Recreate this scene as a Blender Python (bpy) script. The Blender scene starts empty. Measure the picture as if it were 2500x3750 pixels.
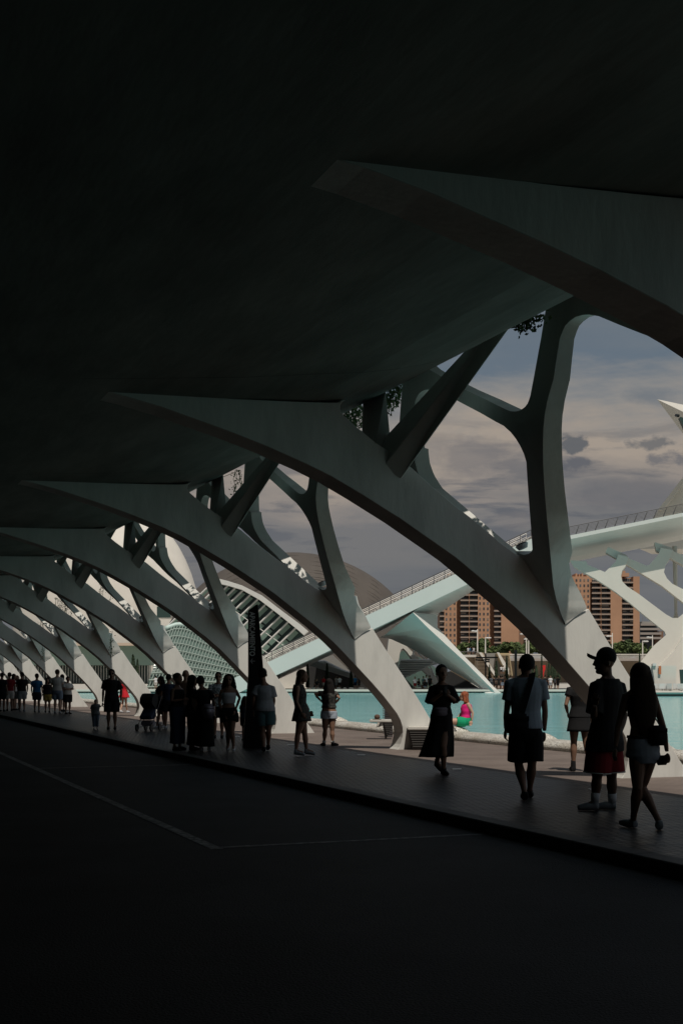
import bpy, bmesh, math, random
from mathutils import Vector, Matrix, Euler
from mathutils.geometry import tessellate_polygon
R = math.radians
random.seed(7)
SC = bpy.context.scene
COL = SC.collection

# ---------------------------------------------------------------- camera
F_PX = 4900.0          # focal length in photo pixels (photo 2500 x 3750)
EYE = 1.55
HOR = 2478.0           # horizon row of the photo
cam_d = bpy.data.cameras.new("camera")
cam_d.sensor_fit = 'VERTICAL'
cam_d.sensor_height = 36.0
cam_d.lens = F_PX / 3750.0 * 36.0
cam_d.shift_y = (HOR - 1875.0) / 3750.0
cam_d.clip_start = 0.1
cam_d.clip_end = 20000
cam = bpy.data.objects.new("camera", cam_d)
COL.objects.link(cam)
cam.location = (0, 0, EYE)
cam.rotation_euler = (R(90), 0, 0)
SC.camera = cam

# ---------------------------------------------------------------- light
TO_SUN = Vector((.140, -.525, 1.0)).normalized()
SUN_EL = math.asin(TO_SUN.z)
SUN_AZ = math.atan2(TO_SUN.x, TO_SUN.y)      # clockwise from +Y
sun_d = bpy.data.lights.new("sun", 'SUN')
sun_d.energy = 3.9
sun_d.angle = R(0.5)
sun_d.color = (1.0, .93, .83)
sun = bpy.data.objects.new("sun", sun_d)
COL.objects.link(sun)
sun.rotation_euler = TO_SUN.to_track_quat('Z', 'Y').to_euler()
sun.location = (0, -20, 60)

world = bpy.data.worlds.new("World")
SC.world = world
world.use_nodes = True
def build_world():
    nt = world.node_tree; nt.nodes.clear()
    N = nt.nodes.new; L = nt.links.new
    out = N('ShaderNodeOutputWorld'); bg = N('ShaderNodeBackground')
    sky = N('ShaderNodeTexSky'); sky.sky_type = 'NISHITA'; sky.sun_disc = False
    sky.sun_elevation = SUN_EL; sky.sun_rotation = SUN_AZ
    sky.air_density = 1.2; sky.dust_density = 2.0; sky.ozone_density = 1.5
    tc = N('ShaderNodeTexCoord')
    sep = N('ShaderNodeSeparateXYZ'); L(tc.outputs['Generated'], sep.inputs[0])
    # project the view direction on a high flat layer, so that clouds flatten towards the horizon
    def math_(op, a, b=None, clamp=False):
        m = N('ShaderNodeMath'); m.operation = op; m.use_clamp = clamp
        for i, v in enumerate((a, b)):
            if v is None: continue
            if isinstance(v, (int, float)): m.inputs[i].default_value = v
            else: L(v, m.inputs[i])
        return m.outputs[0]
    zz = math_('ADD', math_('MAXIMUM', sep.outputs[2], 0.0), .13)
    u = math_('DIVIDE', sep.outputs[0], zz); v = math_('DIVIDE', sep.outputs[1], zz)
    cmb = N('ShaderNodeCombineXYZ'); L(u, cmb.inputs[0]); L(v, cmb.inputs[1])
    def noise(scale, detail, rough, dist, off, st=(1, 1, 1)):
        mp = N('ShaderNodeMapping'); L(cmb.outputs[0], mp.inputs[0])
        mp.inputs['Location'].default_value = off; mp.inputs['Scale'].default_value = st
        n = N('ShaderNodeTexNoise'); L(mp.outputs[0], n.inputs['Vector'])
        n.inputs['Scale'].default_value = scale; n.inputs['Detail'].default_value = detail
        n.inputs['Roughness'].default_value = rough; n.inputs['Distortion'].default_value = dist
        return n.outputs[0]
    def ramp(val, stops):
        r = N('ShaderNodeValToRGB'); L(val, r.inputs[0])
        e = r.color_ramp.elements
        while len(e) > 1: e.remove(e[-1])
        e[0].position = stops[0][0]; e[0].color = (*stops[0][1], 1)
        for p, c in stops[1:]:
            q = e.new(p); q.color = (*c, 1)
        return r.outputs[0]
    def mix(f, a, b):
        m = N('ShaderNodeMix'); m.data_type = 'RGBA'
        if isinstance(f, (int, float)): m.inputs[0].default_value = f
        else: L(f, m.inputs[0])
        L(a, m.inputs[6]) if not isinstance(a, tuple) else setattr(m.inputs[6], 'default_value', (*a, 1))
        L(b, m.inputs[7]) if not isinstance(b, tuple) else setattr(m.inputs[7], 'default_value', (*b, 1))
        return m.outputs[2]
    K = WORLD_K
    big = noise(.55, 7, .60, .6, (3.1, 1.7, 0)); body = noise(1.7, 10, .62, .5, (0.3, 5.2, 0)); low = noise(2.6, 10, .60, .3, (5.15, 2.1, 0), (.8, 1.25, 1))
    e = math_('ADD', sep.outputs[2], math_('ADD', math_('MULTIPLY', math_('SUBTRACT', big, .5), .16), math_('MULTIPLY', math_('SUBTRACT', body, .5), .10)))
    c = lambda r_, g_, b_: (r_ * K, g_ * K, b_ * K)
    veil = ramp(e, [(0.0, c(1.5, 1.6, 1.75)), (.05, c(1.72, 1.8, 1.92)), (.09, c(2.0, 2.0, 2.03)), (.125, c(2.0, 2.0, 2.06)), (.150, c(3.0, 2.7, 2.5)),
                    (.178, c(4.3, 3.65, 3.05)), (.200, c(2.9, 2.85, 2.8)), (.220, c(1.45, 1.9, 2.4)), (.27, c(2.1, 2.3, 2.5)), (.36, c(1.3, 1.7, 2.1)), (.6, c(1.6, 1.9, 2.2))])
    blue = N('ShaderNodeHueSaturation'); blue.inputs['Saturation'].default_value = .7; blue.inputs['Value'].default_value = .5
    L(sky.outputs[0], blue.inputs['Color'])
    open_ = math_('MULTIPLY', math_('MULTIPLY', math_('SUBTRACT', sep.outputs[2], .18), 3.0, True), math_('MULTIPLY', math_('SUBTRACT', .56, body), 5.0, True), True)
    c1 = mix(open_, veil, blue.outputs[0])
    band = math_('SUBTRACT', 1.0, math_('MULTIPLY', math_('ABSOLUTE', math_('SUBTRACT', sep.outputs[2], .125)), 11.0), True)
    lowm = math_('MULTIPLY', math_('SUBTRACT', low, .53), 12.0, True)
    c2 = mix(math_('MULTIPLY', math_('MULTIPLY', lowm, band), .80), c1, c(1.20, 1.33, 1.58))
    # single cloud puffs, placed by direction
    sy = math_('MAXIMUM', sep.outputs[1], .05); X = math_('DIVIDE', sep.outputs[0], sy); Z = math_('DIVIDE', sep.outputs[2], sy)
    cz = N('ShaderNodeCombineXYZ'); L(X, cz.inputs[0]); L(Z, cz.inputs[1])
    def n2(scale, off):
        mp = N('ShaderNodeMapping'); L(cz.outputs[0], mp.inputs[0]); mp.inputs['Location'].default_value = off; mp.inputs['Scale'].default_value = (1, 1.6, 1)
        n = N('ShaderNodeTexNoise'); L(mp.outputs[0], n.inputs['Vector']); n.inputs['Scale'].default_value = scale; n.inputs['Detail'].default_value = 9; n.inputs['Roughness'].default_value = .62
        return n.outputs[0]
    na = n2(55, (0, 0, 0)); nb = n2(14, (2.2, 1.1, 0)); cur = c2
    for (x, y, rx, ry, k, sharp, nn, col) in ((1720, 1700, 330, 95, .60, 2.2, nb, (1.72, 1.72, 1.86)), (2360, 1810, 330, 60, .60, 2.0, nb, (1.60, 1.62, 1.78)), (2480, 1680, 140, 36, .7, 2.0, na, (1.35, 1.45, 1.7)),
                                   (2110, 1700, 85, 28, .8, 2.4, na, (1.30, 1.38, 1.60)), (2090, 1625, 72, 36, .9, 2.8, na, (1.22, 1.34, 1.50)), (2375, 1622, 85, 34, .75, 2.2, na, (1.28, 1.40, 1.56)),
                                   (1990, 2010, 500, 34, .5, 1.6, nb, (1.5, 1.6, 1.8)), (2060, 1530, 210, 60, .55, 1.5, nb, (4.4, 3.7, 3.05)), (1890, 1900, 120, 40, .4, 1.5, nb, (3.0, 2.6, 2.4)), (1560, 1600, 130, 22, .6, 2.0, nb, (3.0, 2.65, 2.4)),
                                   (2400, 1450, 120, 40, .6, 2.0, nb, (1.55, 1.85, 2.2)), (1990, 1240, 300, 70, .55, 1.6, nb, (1.5, 1.9, 2.35))):
        dx = math_('DIVIDE', math_('SUBTRACT', X, (x - 1250) / 4900.0), rx / 4900.0); dz = math_('DIVIDE', math_('SUBTRACT', Z, (2478 - y) / 4900.0), ry / 4900.0)
        r2 = math_('ADD', math_('MULTIPLY', dx, dx), math_('MULTIPLY', dz, dz))
        f = math_('ADD', math_('SUBTRACT', 1.0, r2), math_('MULTIPLY', math_('SUBTRACT', nn, .5), 5.5))
        f = math_('MULTIPLY', math_('MULTIPLY', f, sharp * .5, True), k)
        cur = mix(f, cur, c(*col))
    c3 = cur
    L(c3, bg.inputs['Color']); bg.inputs['Strength'].default_value = .10
    L(bg.outputs[0], out.inputs['Surface'])
WORLD_K = 1.08
build_world()

vs = SC.view_settings
SC.display_settings.display_device = 'sRGB'
vs.view_transform = 'Standard'; vs.look = 'None'
vs.exposure = -0.35; vs.gamma = 1.0; vs.use_curve_mapping = False
SC.cycles.max_bounces = 6
SC.cycles.diffuse_bounces = 2

# ---------------------------------------------------------------- helpers
def link(o, parent=None):
    COL.objects.link(o)
    if parent is not None: o.parent = parent
    return o
def obj(name, mesh, mat=None, parent=None, smooth=False):
    if isinstance(mesh, bmesh.types.BMesh):
        bm = mesh; mesh = bpy.data.meshes.new(name); bm.to_mesh(mesh); bm.free()
    o = bpy.data.objects.new(name, mesh)
    if mat is not None:
        for m in (mat if isinstance(mat, (list, tuple)) else [mat]): mesh.materials.append(m)
    if smooth:
        mesh.polygons.foreach_set('use_smooth', [True] * len(mesh.polygons))
    return link(o, parent)
def tag(o, label=None, cat=None, group=None, kind=None):
    if label: o['label'] = label
    if cat: o['category'] = cat
    if group: o['group'] = group
    if kind: o['kind'] = kind
    return o
def empty(name, loc=(0, 0, 0), label=None, cat=None, group=None, rz=0):
    o = bpy.data.objects.new(name, None); COL.objects.link(o)
    o.location = loc; o.rotation_euler = (0, 0, rz); o.empty_display_size = .2
    return tag(o, label, cat, group)
def reparent_at(root, parts):
    """parts are built in world coordinates: keep them there under a root placed at its base"""
    for p in parts:
        p.parent = root
        p.matrix_parent_inverse = Matrix.Identity(4)
        p.data.transform(Matrix.Translation(-Vector(root.location)))

def face(bm, vs_, mi=0):
    try:
        f = bm.faces.new(vs_); f.material_index = mi; return f
    except ValueError:
        return None
def box(bm, x0, x1, y0, y1, z0, z1, mi=0, M=None):
    c = [Vector((x, y, z)) for z in (z0, z1) for y in (y0, y1) for x in (x0, x1)]
    if M is not None: c = [M @ p for p in c]
    v = [bm.verts.new(p) for p in c]
    for q in ((0, 2, 3, 1), (4, 5, 7, 6), (0, 1, 5, 4), (2, 6, 7, 3), (0, 4, 6, 2), (1, 3, 7, 5)):
        face(bm, [v[i] for i in q], mi)
def hexa(bm, p8, mi=0):
    """8 corners: bottom ring 0-3 then top ring 4-7"""
    v = [bm.verts.new(p) for p in p8]
    for q in ((3, 2, 1, 0), (4, 5, 6, 7), (0, 1, 5, 4), (1, 2, 6, 5), (2, 3, 7, 6), (3, 0, 4, 7)):
        face(bm, [v[i] for i in q], mi)
def tube(bm, pts, rad, seg=8, cap=True, mi=0):
    """tapered tube along points"""
    n = len(pts); pts = [Vector(p) for p in pts]
    if isinstance(rad, (int, float)): rad = [rad] * n
    rings = []; up = None
    for i in range(n):
        d = (pts[min(i + 1, n - 1)] - pts[max(i - 1, 0)])
        if d.length < 1e-9: d = Vector((0, 0, 1))
        d.normalize()
        if up is None: up = Vector((0, 0, 1)) if abs(d.z) < .9 else Vector((1, 0, 0))
        a = d.cross(up)
        if a.length < 1e-6: a = d.orthogonal()
        a.normalize(); b = a.cross(d).normalized(); up = b
        rings.append([bm.verts.new(pts[i] + (a * math.cos(t) + b * math.sin(t)) * rad[i]) for t in [2 * math.pi * k / seg for k in range(seg)]])
    for i in range(n - 1):
        for k in range(seg):
            face(bm, [rings[i][k], rings[i][(k + 1) % seg], rings[i + 1][(k + 1) % seg], rings[i + 1][k]], mi)
    if cap:
        face(bm, rings[0][::-1], mi); face(bm, rings[-1], mi)
def prism(bm, poly_a, poly_b, mi=0, mi_side=None):
    """closed solid between two outlines with the same number of points (lists of 3D points)"""
    n = len(poly_a)
    if mi_side is None: mi_side = mi
    va = [bm.verts.new(p) for p in poly_a]; vb = [bm.verts.new(p) for p in poly_b]
    tri = tessellate_polygon([[Vector(p) for p in poly_a]])
    for t in tri:
        face(bm, [va[i] for i in t], mi); face(bm, [vb[i] for i in reversed(t)], mi)
    for i in range(n):
        j = (i + 1) % n
        face(bm, [va[i], va[j], vb[j], vb[i]], mi_side)
def fix(bm, dist=1e-4):
    bmesh.ops.remove_doubles(bm, verts=bm.verts, dist=dist)
    bmesh.ops.recalc_face_normals(bm, faces=bm.faces)
    return bm
def px(x, y, Y):
    """photo pixel at distance Y in metres -> world"""
    return Vector(((x - 1250.0) * Y / F_PX, Y, EYE + (HOR - y) * Y / F_PX))

# arcade frame: U right-distance from the arcade axis, H height above the eye, m bays along the arcade
PXM = 610.0
def W(U, H, m):
    return Vector((U - (1877.0 / PXM) * m, (F_PX / PXM) * m, EYE + H))
def q_at(x, y, m):
    return ((x + 627.0) * m / PXM, (HOR - y) * m / PXM)
ARC = (W(0, 0, 1) - W(0, 0, 0)).normalized()          # direction of the arcade
BAY = (W(0, 0, 1) - W(0, 0, 0)).length
ACR = Vector((ARC.y, -ARC.x, 0))                       # horizontal, towards the pool
ANG = math.atan2(ARC.y, ARC.x)

# ---------------------------------------------------------------- materials
def mat(name, col, rough=.6, spec=.5, var=.0, vscale=3.0, bump=0.0, bscale=20.0, metal=0.0, stretch=None, detail=6, col2=None, vr=(.35, .65), rotz=0):
    m = bpy.data.materials.new(name); m.use_nodes = True
    nt = m.node_tree; N = nt.nodes.new; L = nt.links.new
    b = nt.nodes['Principled BSDF']
    b.inputs['Base Color'].default_value = (*col, 1); b.inputs['Roughness'].default_value = rough
    b.inputs['Metallic'].default_value = metal; b.inputs['Specular IOR Level'].default_value = spec
    tc = N('ShaderNodeTexCoord'); mp = N('ShaderNodeMapping'); L(tc.outputs['Object'], mp.inputs[0])
    mp.inputs['Rotation'].default_value = (0, 0, rotz)
    if stretch: 
        mp2 = N('ShaderNodeMapping'); L(mp.outputs[0], mp2.inputs[0]); mp2.inputs['Scale'].default_value = stretch
        mpo = mp2.outputs[0]
    else: mpo = mp.outputs[0]
    if var or col2:
        n = N('ShaderNodeTexNoise'); n.inputs['Scale'].default_value = vscale; n.inputs['Detail'].default_value = detail
        n.inputs['Roughness'].default_value = .6
        L(mpo, n.inputs['Vector'])
        r = N('ShaderNodeValToRGB'); L(n.outputs[0], r.inputs[0])
        c2 = col2 if col2 else tuple(c * (1 - var) for c in col)
        r.color_ramp.elements[0].position = vr[0]; r.color_ramp.elements[1].position = vr[1]
        r.color_ramp.elements[0].color = (*c2, 1); r.color_ramp.elements[1].color = (*col, 1)
        L(r.outputs[0], b.inputs['Base Color'])
    if bump:
        n2 = N('ShaderNodeTexNoise'); n2.inputs['Scale'].default_value = bscale; n2.inputs['Detail'].default_value = 8
        L(mpo, n2.inputs['Vector'])
        bp = N('ShaderNodeBump'); bp.inputs['Strength'].default_value = bump; bp.inputs['Distance'].default_value = .02
        L(n2.outputs[0], bp.inputs['Height']); L(bp.outputs[0], b.inputs['Normal'])
    return m
# ================================================================ the arcade
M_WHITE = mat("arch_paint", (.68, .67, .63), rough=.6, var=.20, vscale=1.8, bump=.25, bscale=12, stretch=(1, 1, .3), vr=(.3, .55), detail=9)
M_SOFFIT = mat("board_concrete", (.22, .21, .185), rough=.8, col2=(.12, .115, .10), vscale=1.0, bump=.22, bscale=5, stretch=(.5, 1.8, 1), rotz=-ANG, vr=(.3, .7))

def fm(U): return 2.5 + (U - 11.03) * .0378          # front plane of the first full arch (bays)
def beam_pt(x, y, n):
    k = (x + 627.0) / PXM
    m = (2.5 + n - 11.03 * .0378) / (1 - .0378 * k)
    return (k * m, (HOR - y) * m / PXM)
def thick(H): return min(.068, .056 + .005 * (H + 1.55))

RIB_UP = [(52, 1753), (240, 1758), (393, 1769), (560, 1773), (650, 1774), (680, 1773),
          (703, 1766), (693, 1771), (688, 1780), (687, 1790), (690, 1798), (697, 1806), (732, 1836), (784, 1876), (803, 1887),
          (880, 1939), (935, 1986), (994, 2033), (1050, 2073), (1121, 2130), (1160, 2157),
          (1200, 2172), (1250, 2236), (1287, 2292), (1302, 2337),
          (1363, 2300), (1414, 2382), (1456, 2445), (1500, 2512), (1539, 2573), (1577, 2637), (1610, 2688), (1634, 2722), (1646, 2740), (1648, 2747)]
RIB_LOW = [(1453, 2747), (1461, 2737), (1467, 2725), (1473, 2700), (1475, 2682), (1473, 2662), (1466, 2639), (1453, 2614), (1427, 2580), (1402, 2548),
           (1360, 2500), (1287, 2421), (1220, 2351), (1153, 2291), (1076, 2230), (1000, 2170), (951, 2137), (849, 2070), (743, 2007),
           (664, 1963), (600, 1933), (491, 1888), (396, 1853), (300, 1821), (215, 1793), (120, 1767)]
def Us(H):
    k = .16; d = (11.64 - .77 * H) - 9.08          # smooth bend from the sloped face to the vertical face
    return 9.08 + .5 * (d + math.sqrt(d * d + k * k))
def inner_pt(x, y, n):
    """pixel on the inner face of the outer lattice -> (m - n, H)"""
    q = (x + 627.0) / (HOR - y)
    lo, hi = 0.3, 6.5
    for _ in range(40):
        H = (lo + hi) / 2
        if Us(H) - q * H > 0: lo = H
        else: hi = H
    return (PXM * H / (HOR - y) - n, H)
def lat_thick(H):
    if H < 1.02: return .01 + max(0, H - .79) * 2.35
    if H < 1.25: return .55 - (H - 1.02) * .90
    return .17 + max(0, 4.4 - H) * .056

S2_OUT = [inner_pt(x, y, 0) for x, y in
          [(2069, 2287), (2052, 2245), (2036, 2197), (2025, 2147), (2013, 2021), (2002, 1906), (1992, 1791), (1987, 1690), (1987, 1640), (1988, 1574), (1996, 1505),
           (2025, 1390), (2048, 1241), (2060, 1130), (2068, 1012), (2012, 1042), (1996, 1138), (1979, 1241), (1956, 1367), (1941, 1447), (1935, 1466), (1930, 1478), (1921, 1490), (1905, 1502), (1887, 1507),
           (1868, 1506), (1850, 1499), (1780, 1464), (1703, 1428), (1640, 1394), (1573, 1354), (1545, 1330), (1535, 1302), (1526, 1390), (1517, 1496), (1519, 1472), (1525, 1455), (1534, 1441), (1546, 1432), (1560, 1427), (1578, 1427),
           (1600, 1433), (1673, 1467), (1760, 1513), (1844, 1560), (1868, 1582), (1887, 1606), (1903, 1632), (1916, 1660), (1926, 1692), (1933, 1804), (1944, 1947), (1948, 2012), (1943, 2022), (1932, 2029), (1915, 2031), (1898, 2026), (1883, 2018),
           (1905, 2050), (1944, 2098), (2013, 2183)]]
def s3_outline():
    P = [inner_pt(x, y, 1) for x, y in [(1160, 2182), (1121, 2143), (1050, 2073), (994, 2017), (956, 1979), (937, 1948), (925, 1918), (920, 1876)]]
    P += [inner_pt(x, y, 0) for x, y in [(1504, 1640), (1508, 1560), (1517, 1496), (1526, 1390), (1535, 1302), (1485, 1329), (1473, 1411), (1467, 1475), (1461, 1560)]]
    # pocket and branch of the neighbouring post, half a bay on
    pk = [inner_pt(x, y, 0) for x, y in [(1941, 1447), (1935, 1466), (1930, 1478), (1921, 1490), (1905, 1502), (1887, 1507), (1868, 1506), (1850, 1499), (1780, 1464), (1703, 1428), (1640, 1394)]]
    P += [(m + .47, H) for m, H in pk]
    top = [inner_pt(x, y, -1) for x, y in [(2068, 1012), (2060, 1130), (2048, 1241), (2059, 1212), (2068, 1193), (2082, 1178), (2105, 1161), (2134, 1153), (2157, 1152), (2191, 1158), (2260, 1187), (2346, 1221), (2455, 1261)]]
    P += top
    P += [inner_pt(x, y, 1) for x, y in [(883, 1935), (912, 1962), (933, 1983), (960, 2007), (1000, 2037), (1050, 2085), (1110, 2150)]]
    return P
S3_OUT = s3_outline()

FOOT = [(.70, 11.0), (.79, 11.03), (1.03, 11.45), (1.25, 11.33), (1.49, 11.17), (1.73, 11.11)]
def lattice(bm, out, n, foot=False):
    a = [Vector((m, H, 0)) for m, H in out]
    b2 = bmesh.new()
    vsx = [b2.verts.new(p) for p in a]
    for t in tessellate_polygon([a]): face(b2, [vsx[i] for i in t])
    for h in (.90, 1.02, 1.06, 1.15, 1.25, 1.38, 1.52, 1.7, 2.3, 2.7, 2.9, 3.05, 3.2, 3.35, 3.5, 3.7, 3.95):
        bmesh.ops.bisect_plane(b2, geom=b2.verts[:] + b2.edges[:] + b2.faces[:], plane_co=(0, h, 0), plane_no=(0, 1, 0))
    ext = bmesh.ops.extrude_face_region(b2, geom=b2.faces[:])
    newv = {v for v in ext['geom'] if isinstance(v, bmesh.types.BMVert)}
    for v in b2.verts:
        m, H = v.co.x, v.co.y
        U = Us(H)
        if v in newv:
            U += lat_thick(H)
            if H < 2.3 and foot and m < 2.56:      # outer edge of the post's foot runs into the rib's face
                uh, hh = U / m, H / m
                if H < 1.72:
                    for (h0, u0), (h1, u1) in zip(FOOT[:-1], FOOT[1:]):
                        if h0 <= H <= h1: ut = u0 + (u1 - u0) * (H - h0) / (h1 - h0)
                    uh, hh = ut / fm(ut), H / fm(ut)
                t = max(0.0, min(1.0, (H - 1.15) / 1.1)); t = t * t * (3 - 2 * t)
                m2 = (fm(uh * 2.48) + .002) * (1 - t) + m * t
                m, U, H = m2, uh * m2, hh * m2
        v.co = W(U, H, m + n)
    bmesh.ops.recalc_face_normals(b2, faces=b2.faces)
    for f in b2.faces: f.smooth = True
    for e_ in b2.edges:
        if len(e_.link_faces) != 2 or e_.calc_face_angle(0) > R(32): e_.smooth = False
    me = bpy.data.meshes.new("t"); b2.to_mesh(me); b2.free(); bm.from_mesh(me); bpy.data.meshes.remove(me)

ORD = ['nearest', 'second', 'third', 'fourth', 'fifth', 'sixth', 'seventh', 'eighth', 'ninth', 'tenth', 'eleventh', 'twelfth']
def arch_label(i):
    if i == 0: return "nearest white concrete arch, only its sweeping rib seen overhead at the upper right"
    if i == 1: return "large white arch second from the camera, its tall forked post crossing the sky at right"
    if i == 2: return "white arch third from the camera whose foot stands by the slatted bench"
    return "white concrete arch %s from the camera along the arcade" % ORD[i]

def make_arch():
    """arch 0 of the trace (second seen) at its own place"""
    parts = []
    pts = [beam_pt(x, y, 1) for x, y in RIB_UP + RIB_LOW]
    fr = [W(U, H, fm(U)) for U, H in pts]
    bk = [W(U, H, fm(U) + thick(H)) for U, H in pts]
    bm = bmesh.new(); prism(bm, fr, bk); fix(bm)
    ed = [e for e in bm.edges if len(e.link_faces) == 2 and e.calc_face_angle(0) > R(50)]
    bmesh.ops.bevel(bm, geom=ed, offset=.012, segments=1, affect='EDGES', clamp_overlap=True)
    parts.append(obj('rib', bm, M_WHITE))
    bm = bmesh.new(); lattice(bm, S2_OUT, 0, True); parts.append(obj('forked_post', bm, M_WHITE))
    bm = bmesh.new(); lattice(bm, S3_OUT, 0); parts.append(obj('curved_post', bm, M_WHITE))
    # strut from the rib to the slab edge
    def rail(a, b, e=0.0):
        a = Vector(a); b = Vector(b); return W(*(a + (a - b) * e)), W(*(b + (b - a) * .08))
    ra = rail((8.21, 2.84, 2.39), (8.99, 4.615, 2.20)); rb = rail((7.93, 2.99, 2.39), (8.775, 4.50, 2.25))
    rc = rail((7.96, 3.29, 2.45), (8.82, 4.50, 2.32)); rd = rail((8.25, 3.10, 2.45), (9.10, 4.64, 2.28))
    bm = bmesh.new(); hexa(bm, [ra[0], rb[0], rc[0], rd[0], ra[1], rb[1], rc[1], rd[1]]); fix(bm)
    bmesh.ops.bevel(bm, geom=bm.edges[:], offset=.012, segments=1, affect='EDGES')
    parts.append(obj('slanting_strut', bm, M_WHITE))
    bm = bmesh.new()
    lo = [(7.93, 3.25, 2.425), (8.19, 3.25, 2.425), (8.21, 3.3, 2.50), (8.03, 3.5, 2.51)]
    hi = [(8.10, 4.18, 2.49), (8.12, 4.18, 2.43), (8.20, 4.2, 2.50), (8.14, 4.2, 2.54)]
    hexa(bm, [W(*p) for p in lo] + [W(*p) for p in hi]); fix(bm)
    parts.append(obj('short_strut', bm, M_WHITE))
    root = empty('concrete_arch', W(11.9, -EYE, 2.53))
    reparent_at(root, parts)
    return root
proto = make_arch()
N_ARCH = 12
for i in range(N_ARCH):
    n = i - 1
    if n == 0: r = proto
    else:
        r = proto.copy(); COL.objects.link(r)
        r.location = Vector(proto.location) + (W(0, 0, n) - W(0, 0, 0))
        for ch in list(proto.children):
            c = ch.copy(); COL.objects.link(c); c.parent = r
    tag(r, arch_label(i), 'arch', 'white concrete arches of the arcade')

# uplights in the notch of each arch
M_LAMPBODY = mat("lamp_housing", (.10, .10, .10), rough=.4)
M_GLASSD = mat("dark_glass", (.03, .035, .035), rough=.08, spec=.6)
for i, n in enumerate((0, 1, 2, 3, 4)):
    c = W(10.30, 1.93, 2.475 + n)
    root = empty('uplight', c)
    T = Matrix.Translation(c) @ Matrix.Rotation(R(-22), 4, 'Y') @ Matrix.Rotation(R(-6), 4, 'X')
    bm = bmesh.new(); bmesh.ops.create_cone(bm, cap_ends=True, segments=20, radius1=.07, radius2=.10, depth=.06, matrix=T)
    h = obj('housing', bm, M_WHITE)
    bm = bmesh.new(); bmesh.ops.create_cone(bm, cap_ends=True, segments=20, radius1=.09, radius2=.085, depth=.02, matrix=T @ Matrix.Translation((0, 0, .041)))
    g = obj('lens', bm, M_GLASSD)
    reparent_at(root, [h, g])
    tag(root, "round uplight in the notch of the %s arch from the camera" % ORD[i + 1], 'lamp', 'uplights in the arch notches')

# slab over the arcade
def make_slab2():
    """solid slab made of an inner body and an outer rim; gaps between them above every arch"""
    bm = bmesh.new()
    body = [(-14, 3.95), (-6, 3.95), (0, 3.86), (3.6, 3.80), (5.3, 3.82), (6.2, 3.86), (6.8, 3.88), (7.27, 3.93), (7.7, 4.01), (8.0, 4.09), (8.13, 4.16), (8.15, 4.24),
            (8.5, 4.55), (9.45, 5.20), (9.45, 6.2), (-14, 6.2)]
    rim = [(9.98, 5.62), (10.72, 6.05), (10.72, 6.2), (9.98, 6.2)]
    bar = [(9.45, 5.20), (9.98, 5.62), (9.98, 6.2), (9.45, 6.2)]
    def sweep(poly, m0, m1, steps=1):
        ms = [m0 + (m1 - m0) * k / steps for k in range(steps + 1)]
        rows = [[bm.verts.new(W(U, H, m)) for U, H in poly] for m in ms]
        for a in range(steps):
            for k in range(len(poly)):
                j = (k + 1) % len(poly)
                face(bm, [rows[a][k], rows[a + 1][k], rows[a + 1][j], rows[a][j]])
        face(bm, rows[0][::-1]); face(bm, rows[-1])
    sweep(body, -5, 24, 58); sweep(rim, -5, 24)
    prev = -5
    for k in range(-4, 23):
        sweep(bar, prev, k + .225); prev = k + .40
    sweep(bar, prev, 24)
    return fix(bm, 1e-5)
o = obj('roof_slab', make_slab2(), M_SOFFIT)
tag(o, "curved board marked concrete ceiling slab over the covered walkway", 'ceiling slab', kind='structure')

# thin construction joints in the soffit
bm = bmesh.new()
sec = [(3.2, 3.795), (3.6, 3.795), (5.3, 3.815), (6.2, 3.855), (6.8, 3.875), (7.27, 3.925), (7.7, 4.005), (8.0, 4.085), (8.12, 4.145)]
for k in range(2, 14):
    m = k + .12
    a = [W(U, H - .002, m) for U, H in sec]; b = [W(U, H - .002, m + .0022) for U, H in sec]
    for i in range(len(sec) - 1):
        face(bm, [bm.verts.new(p) for p in (a[i], a[i + 1], b[i + 1], b[i])])
M_JOINT = mat("joint_dark", (.05, .05, .045), rough=.9)  # dark tone of the joint lines themselves
j = obj('ceiling_joints', bm, M_JOINT, parent=o)

# inner wall of the arcade, far to the left
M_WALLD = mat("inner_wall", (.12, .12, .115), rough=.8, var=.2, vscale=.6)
bm = bmesh.new()
hexa(bm, [W(-9.3, -1.7, -5), W(-9.0, -1.7, -5), W(-9.0, -1.7, 24), W(-9.3, -1.7, 24), W(-9.3, 4.05, -5), W(-9.0, 4.05, -5), W(-9.0, 4.05, 24), W(-9.3, 4.05, 24)]); fix(bm)
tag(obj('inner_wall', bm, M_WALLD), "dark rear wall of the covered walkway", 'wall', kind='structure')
bm = bmesh.new()  # added wall, out of view, closes the walkway against sky light
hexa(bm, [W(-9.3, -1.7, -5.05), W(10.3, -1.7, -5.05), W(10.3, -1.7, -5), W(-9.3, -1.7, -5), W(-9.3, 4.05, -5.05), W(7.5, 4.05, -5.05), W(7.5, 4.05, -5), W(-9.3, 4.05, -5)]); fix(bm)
tag(obj('added_end_wall', bm, M_WALLD), "added unseen wall behind the viewer blocking sky light from the walkway", 'wall', kind='structure')

# unseen block added behind the viewer to keep sky light off the arches
bm = bmesh.new()
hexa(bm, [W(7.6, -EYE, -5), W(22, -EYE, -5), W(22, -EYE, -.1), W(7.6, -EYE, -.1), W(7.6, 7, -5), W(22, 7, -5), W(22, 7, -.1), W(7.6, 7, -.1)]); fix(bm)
tag(obj('sky_blocker', bm, M_WALLD), "added unseen block behind the viewer that cuts the sky light", 'wall', kind='structure')

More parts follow.
